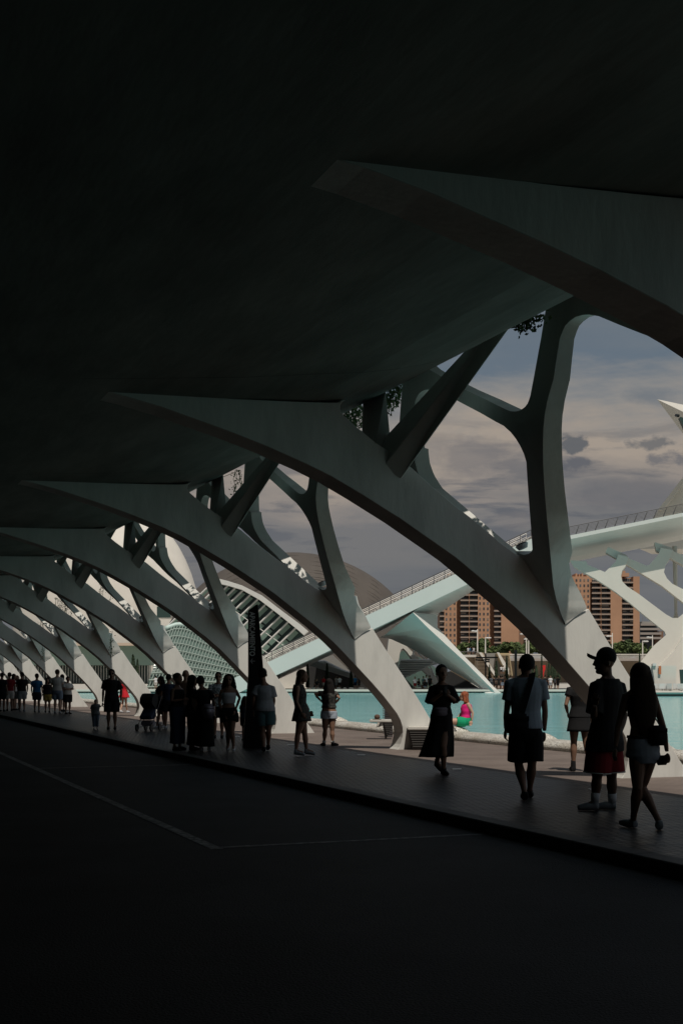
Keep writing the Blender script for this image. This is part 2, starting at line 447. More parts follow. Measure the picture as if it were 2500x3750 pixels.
# planting that hangs through the gaps and over the slab edge
M_VINE = mat("vine_leaves", (.10, .16, .04), rough=.7, col2=(.03, .05, .02), vscale=4)
def leaf(bm, p, s, rnd, up_=0.0):
    n = Vector((rnd.gauss(0, 1), rnd.gauss(0, 1), rnd.gauss(0, 1) + up_)).normalized(); u = n.orthogonal().normalized(); v = n.cross(u)
    a = rnd.uniform(0, 6.28); u, v = u * math.cos(a) + v * math.sin(a), v * math.cos(a) - u * math.sin(a)
    face(bm, [bm.verts.new(p + u * s * x + v * s * y) for x, y in ((-1, 0), (-.2, -.55), (1, 0), (-.2, .55))])
rnd = random.Random(5)
for k in range(-1, 9):
    bm = bmesh.new()
    for i in range(330):
        U = rnd.uniform(9.4, 10.0); m = k + rnd.uniform(.22, .39)
        # thinner towards the outer side
        if rnd.random() < (U - 9.45) * 1.25: continue
        leaf(bm, W(U, 4.66 + rnd.uniform(-.1, .1) + (U - 9.4) * .9, m) + Vector((0, 0, .35)), rnd.uniform(.05, .10), rnd, 1.5)
    o_ = obj('hanging_plant', bm, M_VINE); c = W(9.7, 5.2, k + .3); o_.data.transform(Matrix.Translation(-c)); o_.location = c
    tag(o_, "green planting growing through the slab gap above an arch", 'plant', 'planting in the slab gaps')
def vine(name_label, strands, seed, lsz=.055, dens=26):
    rnd = random.Random(seed); bm = bmesh.new(); st = bmesh.new(); c = None
    for (U, H, m, L_) in strands:
        p = W(U, H, m); c = c or p.copy(); pts = [p.copy()]
        q = p.copy()
        for i in range(8):
            q = q + Vector((rnd.uniform(-.03, .03), rnd.uniform(-.03, .03), -L_ / 8)); pts.append(q.copy())
        tube(st, pts, .006, 4)
        for i in range(max(6, int(dens * L_ * 1.7))):
            t = rnd.random(); j = min(7, int(t * 8)); r_ = pts[j].lerp(pts[j + 1], t * 8 - j)
            leaf(bm, r_ + Vector((rnd.gauss(0, .05), rnd.gauss(0, .05), rnd.gauss(0, .03))), rnd.uniform(.5, 1.1) * lsz * .7, rnd)
    tp = [W(U, H, m) for U, H, m, L_ in strands]
    tube(st, tp + [tp[-1] + Vector((.02, 0, .02))], .007, 4)
    a = obj('leaves', bm, M_VINE); fix(st); b = obj('stem', st, M_VINE)
    r = empty('trailing_vine', c, name_label, 'vine', 'vines trailing from the slab'); reparent_at(r, [a, b])
def at(x, y, U):
    """point on the vertical surface at distance U seen at a photo pixel"""
    m = U * PXM / (x + 627.0); return (U, (HOR - y) * m / PXM, m)
vine("leafy green sprig hanging from the slab edge left of the tallest forked post", [(*at(1888 + 8 * k, 1166 - 4 * k, 8.6), .12 + .05 * (k % 3)) for k in range(8)], 1, .06, 110)
vine("dark leafy cluster seen between the short strut and the curved post of the second arch", [(*at(1400 + 9 * k, 1440 - 4 * k, 9.9), .35 - .02 * k + .12 * (k % 2)) for k in range(9)], 2, .055, 120)
vine("dark foliage in the triangular gap beside the second arch's short strut", [(*at(1260 + 9 * k, 1515 - 5 * k, 9.9), .25 + .03 * k) for k in range(8)], 3, .055, 130)
vine("sparse vine between the struts of the third arch", [(*at(862 + 6 * k, 1722, 10.0), .6 - .1 * k) for k in range(4)] + [(*at(770 + 9 * k, 1765 - 3 * k, 10.0), .18) for k in range(4)], 4, .05, 40)
vine("long thin vine strands hanging beneath the fifth arch's strut", [(*at(368 + 5 * k, 2128 + 4 * k, 10.4), .9 - .12 * k) for k in range(3)] + [(*at(402, 2160, 10.4), .75)], 6, .05, 30)
vine("thick curtain of vine strands in front of the sixth arch", [(*at(206 + 6 * k, 2188 + 4 * k, 10.4), .95 - .06 * k) for k in range(9)], 7, .05, 40)
vine("vine strand hanging before the pale post of the fifth arch", [(*at(412, 2312, 10.9), 1.0), (*at(406, 2340, 10.9), .6)], 8, .05, 30)
vine("vine strands before the seventh and eighth arches at far left", [(*at(150 + 5 * k, 2270 + 3 * k, 10.4), .8) for k in range(3)] + [(*at(156, 2372, 10.6), .6), (*at(162, 2376, 10.6), .5)], 9, .05, 30)
# ================================================================ ground, road, pavement, pool
def strip(name, U0, U1, z, m0, m1, material, thick_=None):
    bm = bmesh.new()
    if thick_ is None:
        n = 24
        for k in range(n):
            a = m0 + (m1 - m0) * k / n; b = m0 + (m1 - m0) * (k + 1) / n
            face(bm, [bm.verts.new(W(U, z - EYE, m)) for U, m in ((U0, a), (U1, a), (U1, b), (U0, b))])
    else:
        hexa(bm, [W(U0, z - thick_ - EYE, m0), W(U1, z - thick_ - EYE, m0), W(U1, z - thick_ - EYE, m1), W(U0, z - thick_ - EYE, m1),
                  W(U0, z - EYE, m0), W(U1, z - EYE, m0), W(U1, z - EYE, m1), W(U0, z - EYE, m1)])
        bmesh.ops.bevel(bm, geom=bm.edges[:], offset=.012, segments=1, affect='EDGES')
    fix(bm)
    return obj(name, bm, material)
def brick_mat(name, c1, c2, mortar, bw, bh, ms, bump=.5, rough=.6, dist=.012):
    m = bpy.data.materials.new(name); m.use_nodes = True
    nt = m.node_tree; N = nt.nodes.new; L = nt.links.new; b = nt.nodes['Principled BSDF']
    tc = N('ShaderNodeTexCoord'); mp = N('ShaderNodeMapping'); L(tc.outputs['Object'], mp.inputs[0])
    mp.inputs['Rotation'].default_value = (0, 0, R(90) - ANG)
    br = N('ShaderNodeTexBrick'); L(mp.outputs[0], br.inputs['Vector'])
    br.inputs['Color1'].default_value = (*c1, 1); br.inputs['Color2'].default_value = (*c2, 1); br.inputs['Mortar'].default_value = (*mortar, 1)
    br.inputs['Scale'].default_value = 1.0; br.inputs['Brick Width'].default_value = bw; br.inputs['Row Height'].default_value = bh
    br.inputs['Mortar Size'].default_value = ms; br.inputs['Mortar Smooth'].default_value = .3
    n = N('ShaderNodeTexNoise'); n.inputs['Scale'].default_value = .8; n.inputs['Detail'].default_value = 8; L(tc.outputs['Object'], n.inputs['Vector'])
    r = N('ShaderNodeValToRGB'); L(n.outputs[0], r.inputs[0]); r.color_ramp.elements[0].position = .3; r.color_ramp.elements[1].position = .7
    r.color_ramp.elements[0].color = (.68, .66, .66, 1); r.color_ramp.elements[1].color = (1, 1, 1, 1)
    mx = N('ShaderNodeMix'); mx.data_type = 'RGBA'; mx.blend_type = 'MULTIPLY'; mx.inputs[0].default_value = 1
    L(br.outputs['Color'], mx.inputs[6]); L(r.outputs[0], mx.inputs[7]); L(mx.outputs[2], b.inputs['Base Color'])
    n3 = N('ShaderNodeTexNoise'); n3.inputs['Scale'].default_value = 3.5; n3.inputs['Detail'].default_value = 4; L(tc.outputs['Object'], n3.inputs['Vector'])
    ad = N('ShaderNodeMath'); ad.operation = 'MULTIPLY_ADD'; L(n3.outputs[0], ad.inputs[0]); ad.inputs[1].default_value = .8
    inv = N('ShaderNodeMath'); inv.operation = 'SUBTRACT'; inv.inputs[0].default_value = 1; L(br.outputs['Fac'], inv.inputs[1]); L(inv.outputs[0], ad.inputs[2])
    bp = N('ShaderNodeBump'); bp.inputs['Strength'].default_value = bump; bp.inputs['Distance'].default_value = dist
    L(ad.outputs[0], bp.inputs['Height']); L(bp.outputs[0], b.inputs['Normal'])
    b.inputs['Roughness'].default_value = rough; b.inputs['Specular IOR Level'].default_value = .22
    return m
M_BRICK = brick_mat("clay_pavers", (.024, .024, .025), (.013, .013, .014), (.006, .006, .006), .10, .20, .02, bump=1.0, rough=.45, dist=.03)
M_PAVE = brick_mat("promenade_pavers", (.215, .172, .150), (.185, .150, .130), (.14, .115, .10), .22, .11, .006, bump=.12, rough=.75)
M_ASPH = mat("asphalt", (.028, .030, .032), rough=.72, spec=.3, col2=(.014, .015, .016), vscale=.7, bump=1.0, bscale=60)
M_KERB = brick_mat("kerb_stone", (.11, .105, .10), (.075, .072, .07), (.02, .02, .02), 9.0, 1.0, .02, bump=.8, rough=.6)
M_LINE = mat("road_paint", (.34, .33, .31), rough=.7, col2=(.09, .09, .09), vscale=13, vr=(.44, .60))
M_EARTH = mat("earth", (.16, .14, .12), rough=.9, var=.3, vscale=.02)

tag(strip('road', -9.0, 7.0, -.12, -5, 24, M_ASPH), kind='structure')
tag(strip('kerb', 7.0, 7.26, 0.004, -5, 24, M_KERB, .30), kind='structure')
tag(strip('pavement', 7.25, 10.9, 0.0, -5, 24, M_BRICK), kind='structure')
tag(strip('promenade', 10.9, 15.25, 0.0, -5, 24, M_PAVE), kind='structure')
# big ground sheet to the horizon
bm = bmesh.new(); s = 9000
for a in [(-s, -s), (s, -s), (s, s), (-s, s)]: bm.verts.new((a[0], a[1], -1.3))
face(bm, bm.verts[:]); tag(obj('ground', bm, M_EARTH), kind='structure')

# painted bay lines on the road
Zr = -.116 - EYE
def line(name, a, b, w, label):
    A = W(a[0], Zr, a[1]); B = W(b[0], Zr, b[1]); d = (B - A).normalized(); s_ = Vector((d.y, -d.x, 0)) * w / 2
    bm = bmesh.new(); n = 30
    for k in range(n):
        p = A + (B - A) * k / n; q = A + (B - A) * (k + 1) / n
        face(bm, [bm.verts.new(v) for v in (p - s_, p + s_, q + s_, q - s_)])
    fix(bm); return tag(obj(name, bm, M_LINE), label, 'road marking', 'painted bay lines on the road', 'structure')
line('road_line', (3.76, 1.61), (3.76, 9.5), .12, "long painted line running along the dark road")
line('road_line', (3.80, 1.625), (6.94, 1.765), .09, "painted cross line from the long line to the kerb, nearest the camera")
line('road_line', (3.84, 3.03), (6.94, 3.16), .09, "faint painted cross line further along the road")

# recessed floor plates
M_PLATE = mat("floor_plate", (.62, .63, .62), rough=.35)
for k in range(12):
    m = 1.78 + .5 * k
    bm = bmesh.new(); c = W(10.48, -EYE + .005, m)
    T = Matrix.Translation(c)
    box(bm, -.075, .075, -.10, .10, -.02, .006, M=T); fix(bm)
    root = obj('floor_plate', bm, M_PLATE)
    root.data.transform(Matrix.Translation(-c)); root.location = c
    tag(root, "small pale metal plate set flush in the dark brick paving", 'floor plate', 'plates set in the brick paving')

# pool kerb, rounded
M_MOSAIC = bpy.data.materials.new("broken_tile_mosaic"); M_MOSAIC.use_nodes = True
def _mos():
    nt = M_MOSAIC.node_tree; N = nt.nodes.new; L = nt.links.new; b = nt.nodes['Principled BSDF']
    tc = N('ShaderNodeTexCoord')
    v = N('ShaderNodeTexVoronoi'); v.feature = 'DISTANCE_TO_EDGE'; v.inputs['Scale'].default_value = 13; L(tc.outputs['Object'], v.inputs['Vector'])
    r = N('ShaderNodeValToRGB'); L(v.outputs['Distance'], r.inputs[0]); r.color_ramp.elements[0].position = .02; r.color_ramp.elements[1].position = .07
    r.color_ramp.elements[0].color = (.17, .15, .13, 1); r.color_ramp.elements[1].color = (.66, .63, .57, 1)
    n = N('ShaderNodeTexNoise'); n.inputs['Scale'].default_value = 1.6; n.inputs['Detail'].default_value = 7; L(tc.outputs['Object'], n.inputs['Vector'])
    r2 = N('ShaderNodeValToRGB'); L(n.outputs[0], r2.inputs[0]); r2.color_ramp.elements[0].position = .35; r2.color_ramp.elements[1].position = .6
    r2.color_ramp.elements[0].color = (.74, .70, .65, 1); r2.color_ramp.elements[1].color = (1, 1, 1, 1)
    mx = N('ShaderNodeMix'); mx.data_type = 'RGBA'; mx.blend_type = 'MULTIPLY'; mx.inputs[0].default_value = 1
    L(r.outputs[0], mx.inputs[6]); L(r2.outputs[0], mx.inputs[7]); L(mx.outputs[2], b.inputs['Base Color'])
    b.inputs['Roughness'].default_value = .5
    bp = N('ShaderNodeBump'); bp.inputs['Strength'].default_value = .25; bp.inputs['Distance'].default_value = .006
    L(r.outputs[0], bp.inputs['Height']); L(bp.outputs[0], b.inputs['Normal'])
_mos()
bm = bmesh.new()
prof = [(15.2, -.02), (15.17, .06), (15.21, .13), (15.32, .18), (15.55, .20), (15.85, .19), (16.02, .12), (16.06, .03), (16.06, -.5), (15.2, -.5)]
rows = []
for k in range(0, 120):
    m = -4 + k * .22
    rows.append([bm.verts.new(W(U, h - EYE, m)) for U, h in prof])
for a in range(len(rows) - 1):
    for k in range(len(prof)):
        j_ = (k + 1) % len(prof); face(bm, [rows[a][k], rows[a + 1][k], rows[a + 1][j_], rows[a][j_]])
face(bm, rows[0][::-1]); face(bm, rows[-1]); fix(bm)
tag(obj('pool_kerb', bm, M_MOSAIC, smooth=True), "rounded pale mosaic kerb running along the near side of the pool", 'kerb', kind='structure')

# water
M_WATER = bpy.data.materials.new("pool_water"); M_WATER.use_nodes = True
def _wat():
    nt = M_WATER.node_tree; N = nt.nodes.new; L = nt.links.new; b = nt.nodes['Principled BSDF']
    b.inputs['Base Color'].default_value = (.15, .50, .525, 1); b.inputs['Roughness'].default_value = .12; b.inputs['Specular IOR Level'].default_value = .22
    tc = N('ShaderNodeTexCoord'); mp = N('ShaderNodeMapping'); L(tc.outputs['Object'], mp.inputs[0]); mp.inputs['Scale'].default_value = (.35, 1, 1)
    n0 = N('ShaderNodeTexNoise'); n0.inputs['Scale'].default_value = .05; n0.inputs['Detail'].default_value = 9; n0.inputs['Roughness'].default_value = .7; L(mp.outputs[0], n0.inputs['Vector'])
    r = N('ShaderNodeValToRGB'); L(n0.outputs[0], r.inputs[0]); r.color_ramp.elements[0].position = .35; r.color_ramp.elements[1].position = .7
    r.color_ramp.elements[0].color = (.135, .47, .50, 1); r.color_ramp.elements[1].color = (.185, .55, .565, 1); L(r.outputs[0], b.inputs['Base Color'])
    n = N('ShaderNodeTexNoise'); n.inputs['Scale'].default_value = 2.2; n.inputs['Detail'].default_value = 6; L(mp.outputs[0], n.inputs['Vector'])
    n2 = N('ShaderNodeTexNoise'); n2.inputs['Scale'].default_value = .25; n2.inputs['Detail'].default_value = 4; L(mp.outputs[0], n2.inputs['Vector'])
    ad = N('ShaderNodeMath'); ad.operation = 'MULTIPLY_ADD'; L(n2.outputs[0], ad.inputs[0]); ad.inputs[1].default_value = 2.5; L(n.outputs[0], ad.inputs[2])
    bp = N('ShaderNodeBump'); bp.inputs['Strength'].default_value = .8; bp.inputs['Distance'].default_value = .05
    L(ad.outputs[0], bp.inputs['Height']); L(bp.outputs[0], b.inputs['Normal'])
_wat()
WZ = -.30
bm = bmesh.new()
a0 = W(16.0, 0, -4); a1 = W(16.0, 0, 19.6)
for p in [(a0.x, a0.y, WZ), (170, a0.y, WZ), (170, 154, WZ), (a1.x, 154, WZ)]: bm.verts.new(p)
face(bm, bm.verts[:]); tag(obj('pool_water', bm, M_WATER), kind='structure')
# ================================================================ the far side of the pool
M_PALE = mat("pale_concrete", (.70, .70, .67), rough=.5, var=.06, vscale=.15)
M_PALEW = mat("warm_white_concrete", (.70, .67, .61), rough=.6, var=.10, vscale=.2)
M_TEALC = mat("glazed_soffit", (.52, .66, .62), rough=.5, var=.08, vscale=.1)
M_DOME = mat("ribbed_metal_roof", (.105, .092, .082), rough=.7, spec=.2, var=.15, vscale=.25, stretch=(1, 1, .15))
M_BTOWER = mat("orange_brick", (.50, .285, .175), rough=.85, var=.18, vscale=.08)
M_BTDARK = mat("dark_brick", (.22, .13, .085), rough=.85)
M_BALC = mat("balcony_band", (.36, .27, .21), rough=.8)
M_SLAB = mat("pale_slab_edge", (.34, .30, .27), rough=.7)
M_WIN = mat("window_glass", (.045, .06, .07), rough=.15, spec=.6)
M_BLIND = mat("window_blind", (.24, .19, .15), rough=.8)
M_WIN2 = mat("window_reflecting", (.12, .15, .17), rough=.25, spec=.7)
M_AWN = mat("awning_cloth", (.42, .36, .31), rough=.9)
M_RAILM = mat("rail_steel", (.11, .10, .10), rough=.45, metal=.3)
M_RAILW = mat("pale_rail", (.78, .74, .68), rough=.4)
M_LEAF = mat("tree_leaves", (.10, .14, .04), rough=.8, col2=(.03, .055, .018), vscale=.6, vr=(.35, .6))
M_CYP = mat("cypress_leaves", (.028, .052, .020), rough=.85, col2=(.012, .026, .012), vscale=2.0)
M_BARK = mat("bark", (.10, .075, .055), rough=.9)
M_GTEAL = mat("teal_glass", (.13, .20, .175), rough=.25, spec=.6, var=.35, vscale=.12)
M_GDARK = mat("dark_teal_glass", (.035, .065, .06), rough=.2, spec=.5)
M_GLIGHT = mat("light_teal_panel", (.22, .33, .28), rough=.4)
M_DARK = mat("interior_shade", (.018, .018, .018), rough=.8)  # shade inside the hall and lobby put into a near-black colour
M_BLACK = mat("black_paint", (.012, .013, .014), rough=.5)
M_RED = mat("red_paint", (.62, .02, .02), rough=.5)
M_STAIRB = mat("tan_brick", (.42, .33, .24), rough=.85, var=.15, vscale=.3)
M_STAIRY = mat("yellow_brick", (.58, .47, .27), rough=.85, var=.1, vscale=.3)
M_GREY = mat("grey_concrete", (.30, .29, .27), rough=.8, var=.15, vscale=.2)
M_PLASTW = mat("white_plastic", (.66, .66, .64), rough=.4)
M_ORANGE = mat("orange_poster", (.52, .16, .06), rough=.6)

DECKZ = -.05
def plate_bm(bm, pts, D, th, mi=0):
    prism(bm, [px(x, y, D) for x, y in pts], [px(x, y, D) + Vector((0, th, 0)) for x, y in pts], mi)
def plate(name, pts, D, th, m, parent=None):
    bm = bmesh.new(); plate_bm(bm, pts, D, th); fix(bm, 1e-5)
    return obj(name, bm, m, parent)
def pbox(bm, x0, x1, y0, y1, D, th, mi=0):
    a = px(x0, y1, D); b = px(x1, y0, D)
    box(bm, a.x, b.x, D, D + th, a.z, b.z, mi)
def bar(bm, a, b, r, seg=4, mi=0):
    tube(bm, [a, b], r, seg, True, mi)
def base_at(x, D, z=DECKZ):
    return Vector(((x - 1250) * D / F_PX, D, z))
def root_of(parts, name, loc, label, cat, group=None):
    e = empty(name, loc, label, cat, group); reparent_at(e, parts); return e

# ---- far deck
bm = bmesh.new()
xs = [(-160, 154), (-6, 154), (10.5, 152.5), (52, 154), (200, 154)]
box(bm, -330, 330, 153.0, 330, -1.2, DECKZ)
fix(bm); tag(obj('far_deck', bm, mat("pale_paving", (.50, .47, .42), rough=.8, var=.12, vscale=.3)), kind='structure')
bm = bmesh.new()
for a, b_ in ((-330, 330),):
    box(bm, a, b_, 151.2, 153.05, -.12, .10); box(bm, a, b_, 151.8, 153.0, -1.2, -.11)
fix(bm); tag(obj('far_pool_kerb', bm, M_PALEW), kind='structure')

# promontory of the far shore at the right, with its rounded white kerb
bm = bmesh.new(); a = px(2372, 2545, 126); box(bm, a.x, 200, 126.6, 153.4, -1.2, DECKZ + .004); fix(bm); tag(obj('promontory', bm, bpy.data.materials['pale_paving']), kind='structure')
bm = bmesh.new(); box(bm, a.x - .5, 200, 125.9, 126.7, -.10, .22); box(bm, a.x - .6, a.x + .4, 126.0, 152, -.10, .20); fix(bm, 1e-5)
bmesh.ops.bevel(bm, geom=bm.edges[:], offset=.12, segments=3, affect='EDGES'); tag(obj('promontory_kerb', bm, M_PALEW, smooth=True), kind='structure')

# ---- stair wing with its pier and deck
D1, D2 = 151.0, 180.0
parts = []
def quadstrip(bm, A, B, mi=0):
    va = [bm.verts.new(p) for p in A]; vb = [bm.verts.new(p) for p in B]
    for i in range(len(A) - 1): face(bm, [va[i], va[i + 1], vb[i + 1], vb[i]], mi)
fas_top = [(835, 2494), (977, 2427), (1159, 2341), (1341, 2254), (1500, 2180), (1662, 2104), (1946, 1972), (2035, 1966)]
fas_bot = [(835, 2556), (1010, 2473), (1205, 2383), (1363, 2306), (1500, 2241), (1712, 2139), (1946, 2027), (2035, 1985)]
prof = fas_top + fas_bot[::-1]
bm = bmesh.new()
prism(bm, [px(x, y, D1) for x, y in prof], [px(x, y, D1) + Vector((0, D2 - D1, 0)) for x, y in prof]); fix(bm, 1e-5)
parts.append(obj('stair_body', bm, M_PALE))
# pier: ridge towards the viewer, light facet to the right, shaded facets to the left
ridge = [(1511, 2243), (1565, 2298), (1634, 2362), (1702, 2424), (1766, 2489), (1800, 2522), (1812, 2538)]
rout = [(1600, 2252), (1600, 2296), (1646, 2347), (1709, 2413), (1773, 2477), (1806, 2515), (1835, 2538)]
c1 = [(1407, 2326), (1487, 2326), (1554, 2352), (1621, 2400), (1702, 2464), (1766, 2519), (1775, 2538)]
lowo = [(1386, 2333), (1423, 2337), (1492, 2368), (1594, 2426), (1693, 2478), (1755, 2520), (1768, 2538)]
dr = [150.9, 151.0, 151.1, 151.1, 151.1, 151.0, 151.0]
dro = [158, 154, 153.2, 152.8, 152.2, 151.6, 151.2]
dc1 = [160, 158, 156.5, 155, 153.5, 151.8, 151.2]
dlo = [176, 172, 167, 161, 156.5, 152.6, 151.5]
P3 = lambda L_, D_: [px(x, y, d) for (x, y), d in zip(L_, D_)]
bm = bmesh.new()
A, B, C, D_ = P3(ridge, dr), P3(rout, dro), P3(c1, dc1), P3(lowo, dlo)
bk = [p + Vector((1.2, 7, 0)) for p in P3(lowo, dlo)]
quadstrip(bm, A, B); quadstrip(bm, C, A); quadstrip(bm, D_, C); quadstrip(bm, B, bk); quadstrip(bm, bk, D_)
fix(bm, 1e-4)
parts.append(obj('pier', bm, M_PALE))
bm = bmesh.new()
LA = [px(x, y, 151.3) for x, y in [(1511, 2240), (1560, 2212), (1640, 2172), (1712, 2138), (1800, 2096)]]
LB = [px(x, y, 163) for x, y in [(1599, 2262), (1606, 2246), (1650, 2217), (1692, 2188), (1775, 2134)]]
LC = [p + Vector((0, 14, 1.2)) for p in LB]
quadstrip(bm, LA, LB); quadstrip(bm, LB, LC); fix(bm); parts.append(obj('soffit_lobe', bm, M_PALE))
# stairs and parapet on top
bm = bmesh.new()
for k in range(74):
    t = k / 73.0; x = 985 + (1940 - 985) * t; y = 2423 + (1974 - 2423) * t
    a = px(x, y, D1 + 2.2); box(bm, a.x, a.x + .50, D1 + 2.2, D1 + 18, a.z - .8, a.z + .22)
fix(bm); parts.append(obj('stair_flight', bm, M_GREY))
bm = bmesh.new()
prism(bm, [px(x, y, D2 - 4) for x, y in [(940, 2441), (1946, 1962), (1946, 1990), (940, 2470)]], [px(x, y, D2 - 4) + Vector((0, .5, 0)) for x, y in [(940, 2441), (1946, 1962), (1946, 1990), (940, 2470)]])
fix(bm); parts.append(obj('parapet', bm, M_PALEW))
for (dd, off) in ((D1 + .6, 0), (D1 + 4.5, 0), (D1 + 9, 0), (D1 + 14, 0)):
    bm = bmesh.new()
    for hh, rr in ((1.05, .045), (.62, .03), (.25, .02)):
        a = px(955, 2437, D1) + Vector((0, dd - D1, hh)); b_ = px(1946, 1972, D1) + Vector((0, dd - D1, hh)); bar(bm, a, b_, rr)
    for k in range(26):
        t = k / 25.0; p = px(955 + (1946 - 955) * t, 2437 + (1972 - 2437) * t, D1) + Vector((0, dd - D1, 0)); bar(bm, p, p + Vector((0, 0, 1.05)), .035)
    fix(bm); parts.append(obj('handrail', bm, M_RAILW if dd != D1 + .6 else M_RAILM))
# upper deck running towards the right
HT = 15.6
def dk(x, y): 
    D = 4900 * HT / (HOR - y); return px(x, y, D)
e0 = px(2035, 1966, 132.0); 
l0, l1 = px(2035, 1971, 151.0), px(2640, 1849, 151.0)
up = Vector((0, 0, 1))
dirv = (l1 - l0).normalized(); back = Vector((-dirv.y, dirv.x, 0)).normalized()
if back.y < 0: back = -back
cs = [(0, 0), (0, -.42), (3.0, -1.1), (9.0, -2.0), (17.0, -2.2), (23.0, -1.7), (26, -1.0), (26, 0)]     # section: back, up
bm = bmesh.new(); rws = []
for k in range(13):
    p = l0 + (l1 - l0) * k / 12
    rws.append([bm.verts.new(p + back * b_ + up * z) for b_, z in cs])
for a in range(12):
    for k in range(len(cs)):
        j_ = (k + 1) % len(cs); face(bm, [rws[a][k], rws[a + 1][k], rws[a + 1][j_], rws[a][j_]])
face(bm, rws[0][::-1]); face(bm, rws[-1]); fix(bm)
parts.append(obj('upper_deck', bm, M_PALE))
bm = bmesh.new()
for hh, rr in ((.98, .04), (.82, .018), (.68, .018), (.54, .018), (.40, .018), (.26, .018)):
    bar(bm, l0 + up * hh + dirv * .45 * hh, l1 + up * hh, rr)
L_ = (l1 - l0).length
for k in range(18):
    p = l0 + dirv * (L_ * k / 17.0); 
    hexa(bm, [p + Vector(c) for c in ((-.05, 0, 0), (.07, 0, 0), (.07, .1, 0), (-.05, .1, 0), (.36, 0, .98), (.42, 0, .98), (.42, .1, .98), (.36, .1, .98))])
fix(bm); parts.append(obj('railing', bm, M_RAILM))
# rib arms under the deck
def dfront(x):
    return 507 * 151.0 / (2478 - (1961 - .195 * (x - 2088)))
def arm(pts, off, th, sh=0.0):
    bm = bmesh.new()
    A = [px(x, y, 153.2 + sh) for x, y in pts]; B = [p + Vector((.5, 2.4, 0)) for p in A]
    prism(bm, A, B); fix(bm, 1e-5); return bm
arm1 = [(2085, 2052), (2145, 2055), (2150, 2068), (2176, 2079), (2213, 2095), (2229, 2080), (2252, 2057), (2262, 2030), (2300, 2040), (2288, 2075), (2277, 2088), (2272, 2109), (2277, 2129), (2294, 2147), (2337, 2175),
        (2394, 2218), (2437, 2250), (2460, 2263), (2480, 2263), (2500, 2247), (2560, 2195), (2560, 2290), (2530, 2300), (2490, 2360), (2420, 2436), (2404, 2448), (2334, 2448), (2334, 2436), (2392, 2364), (2436, 2326), (2432, 2313), (2417, 2301), (2366, 2260),
        (2303, 2207), (2251, 2167), (2176, 2118), (2100, 2076)]
parts.append(obj('branching_arm', arm(arm1, 2.0, 2.2), M_PALEW))
arm2 = [(2225, 2003), (2292, 2032), (2300, 2045), (2328, 2056), (2366, 2072), (2376, 2068), (2409, 2030), (2418, 2005), (2462, 2015), (2449, 2049), (2435, 2069), (2429, 2095), (2440, 2118), (2460, 2138), (2500, 2158), (2580, 2205), (2580, 2262), (2500, 2207), (2423, 2146), (2331, 2090), (2215, 2022)]
parts.append(obj('branching_arm', arm(arm2, 2.0, 2.2, .7), M_PALEW))
arm3 = [(2395, 1985), (2457, 2006), (2466, 2020), (2500, 2034), (2580, 2060), (2580, 2112), (2500, 2070), (2400, 2015)]
parts.append(obj('branching_arm', arm(arm3, 2.0, 2.2, 1.4), M_PALEW))
bm = bmesh.new()
plate_bm(bm, [(2502, 2330), (2560, 2270), (2560, 2560), (2480, 2560), (2440, 2500), (2404, 2448), (2470, 2380)], 152.6, 3)
fix(bm, 1e-5); parts.append(obj('support_trunk', bm, M_PALEW))
bm = bmesh.new()
tube(bm, [px(2468.5, 2000, 158), px(2473, 2250, 158)], [.30, .17], 8); tube(bm, [px(2473, 2246, 158), px(2473, 2266, 158)], [.18, .36], 8)
fix(bm); parts.append(obj('mast', bm, M_PALEW))
root_of(parts, 'stair_wing', base_at(1800, 150, -.4), "long pale stair bridge rising to the right over the pool on a slanting pier", 'bridge')

# ---- pylon pieces at the right edge
bm = bmesh.new()
A = [px(x, y, 210) for x, y in [(2500, 1746), (2385, 1900), (2340, 2010), (2620, 2010), (2620, 1590)]]
prism(bm, A, [p + Vector((4, 9, 0)) for p in A]); 
A = [px(x, y, 209) for x, y in [(2500, 1746), (2406, 1868), (2426, 1868), (2500, 1770)]]
prism(bm, A, [p + Vector((.3, 1.2, 0)) for p in A]); fix(bm, 1e-5)
f1 = obj('fin_wall', bm, M_PALEW)
bm = bmesh.new()
tip = px(2404, 1462, 200)
t1, t2, t3 = px(2640, 1512, 190), px(2640, 1576, 186), px(2640, 1775, 196)
tb = px(2640, 1600, 215)
v = [bm.verts.new(p) for p in (tip, t1, t2, t3, tb)]
for q in ((0, 1, 2), (0, 2, 3), (0, 3, 4), (0, 4, 1), (1, 4, 3, 2)): face(bm, [v[i] for i in q])
fix(bm); f2 = obj('canopy_beak', bm, M_PALEW)
bm = bmesh.new(); a = px(2474, 1521, 191); tube(bm, [a, a + Vector((0, -1.2, -.3))], .22, 8); fix(bm); f3 = obj('flood_lamp', bm, M_BLACK)
bm = bmesh.new(); plate_bm(bm, [(2486, 1530), (2490, 1526), (2500, 1530), (2530, 1590), (2530, 1610), (2506, 1575)], 189.0, .8); fix(bm); f4 = obj('oval_opening', bm, M_GDARK)
root_of([f1, f2, f3, f4], 'concert_hall', base_at(2560, 205), "white building tip with a sharp beak jutting into the sky at the right edge", 'building')

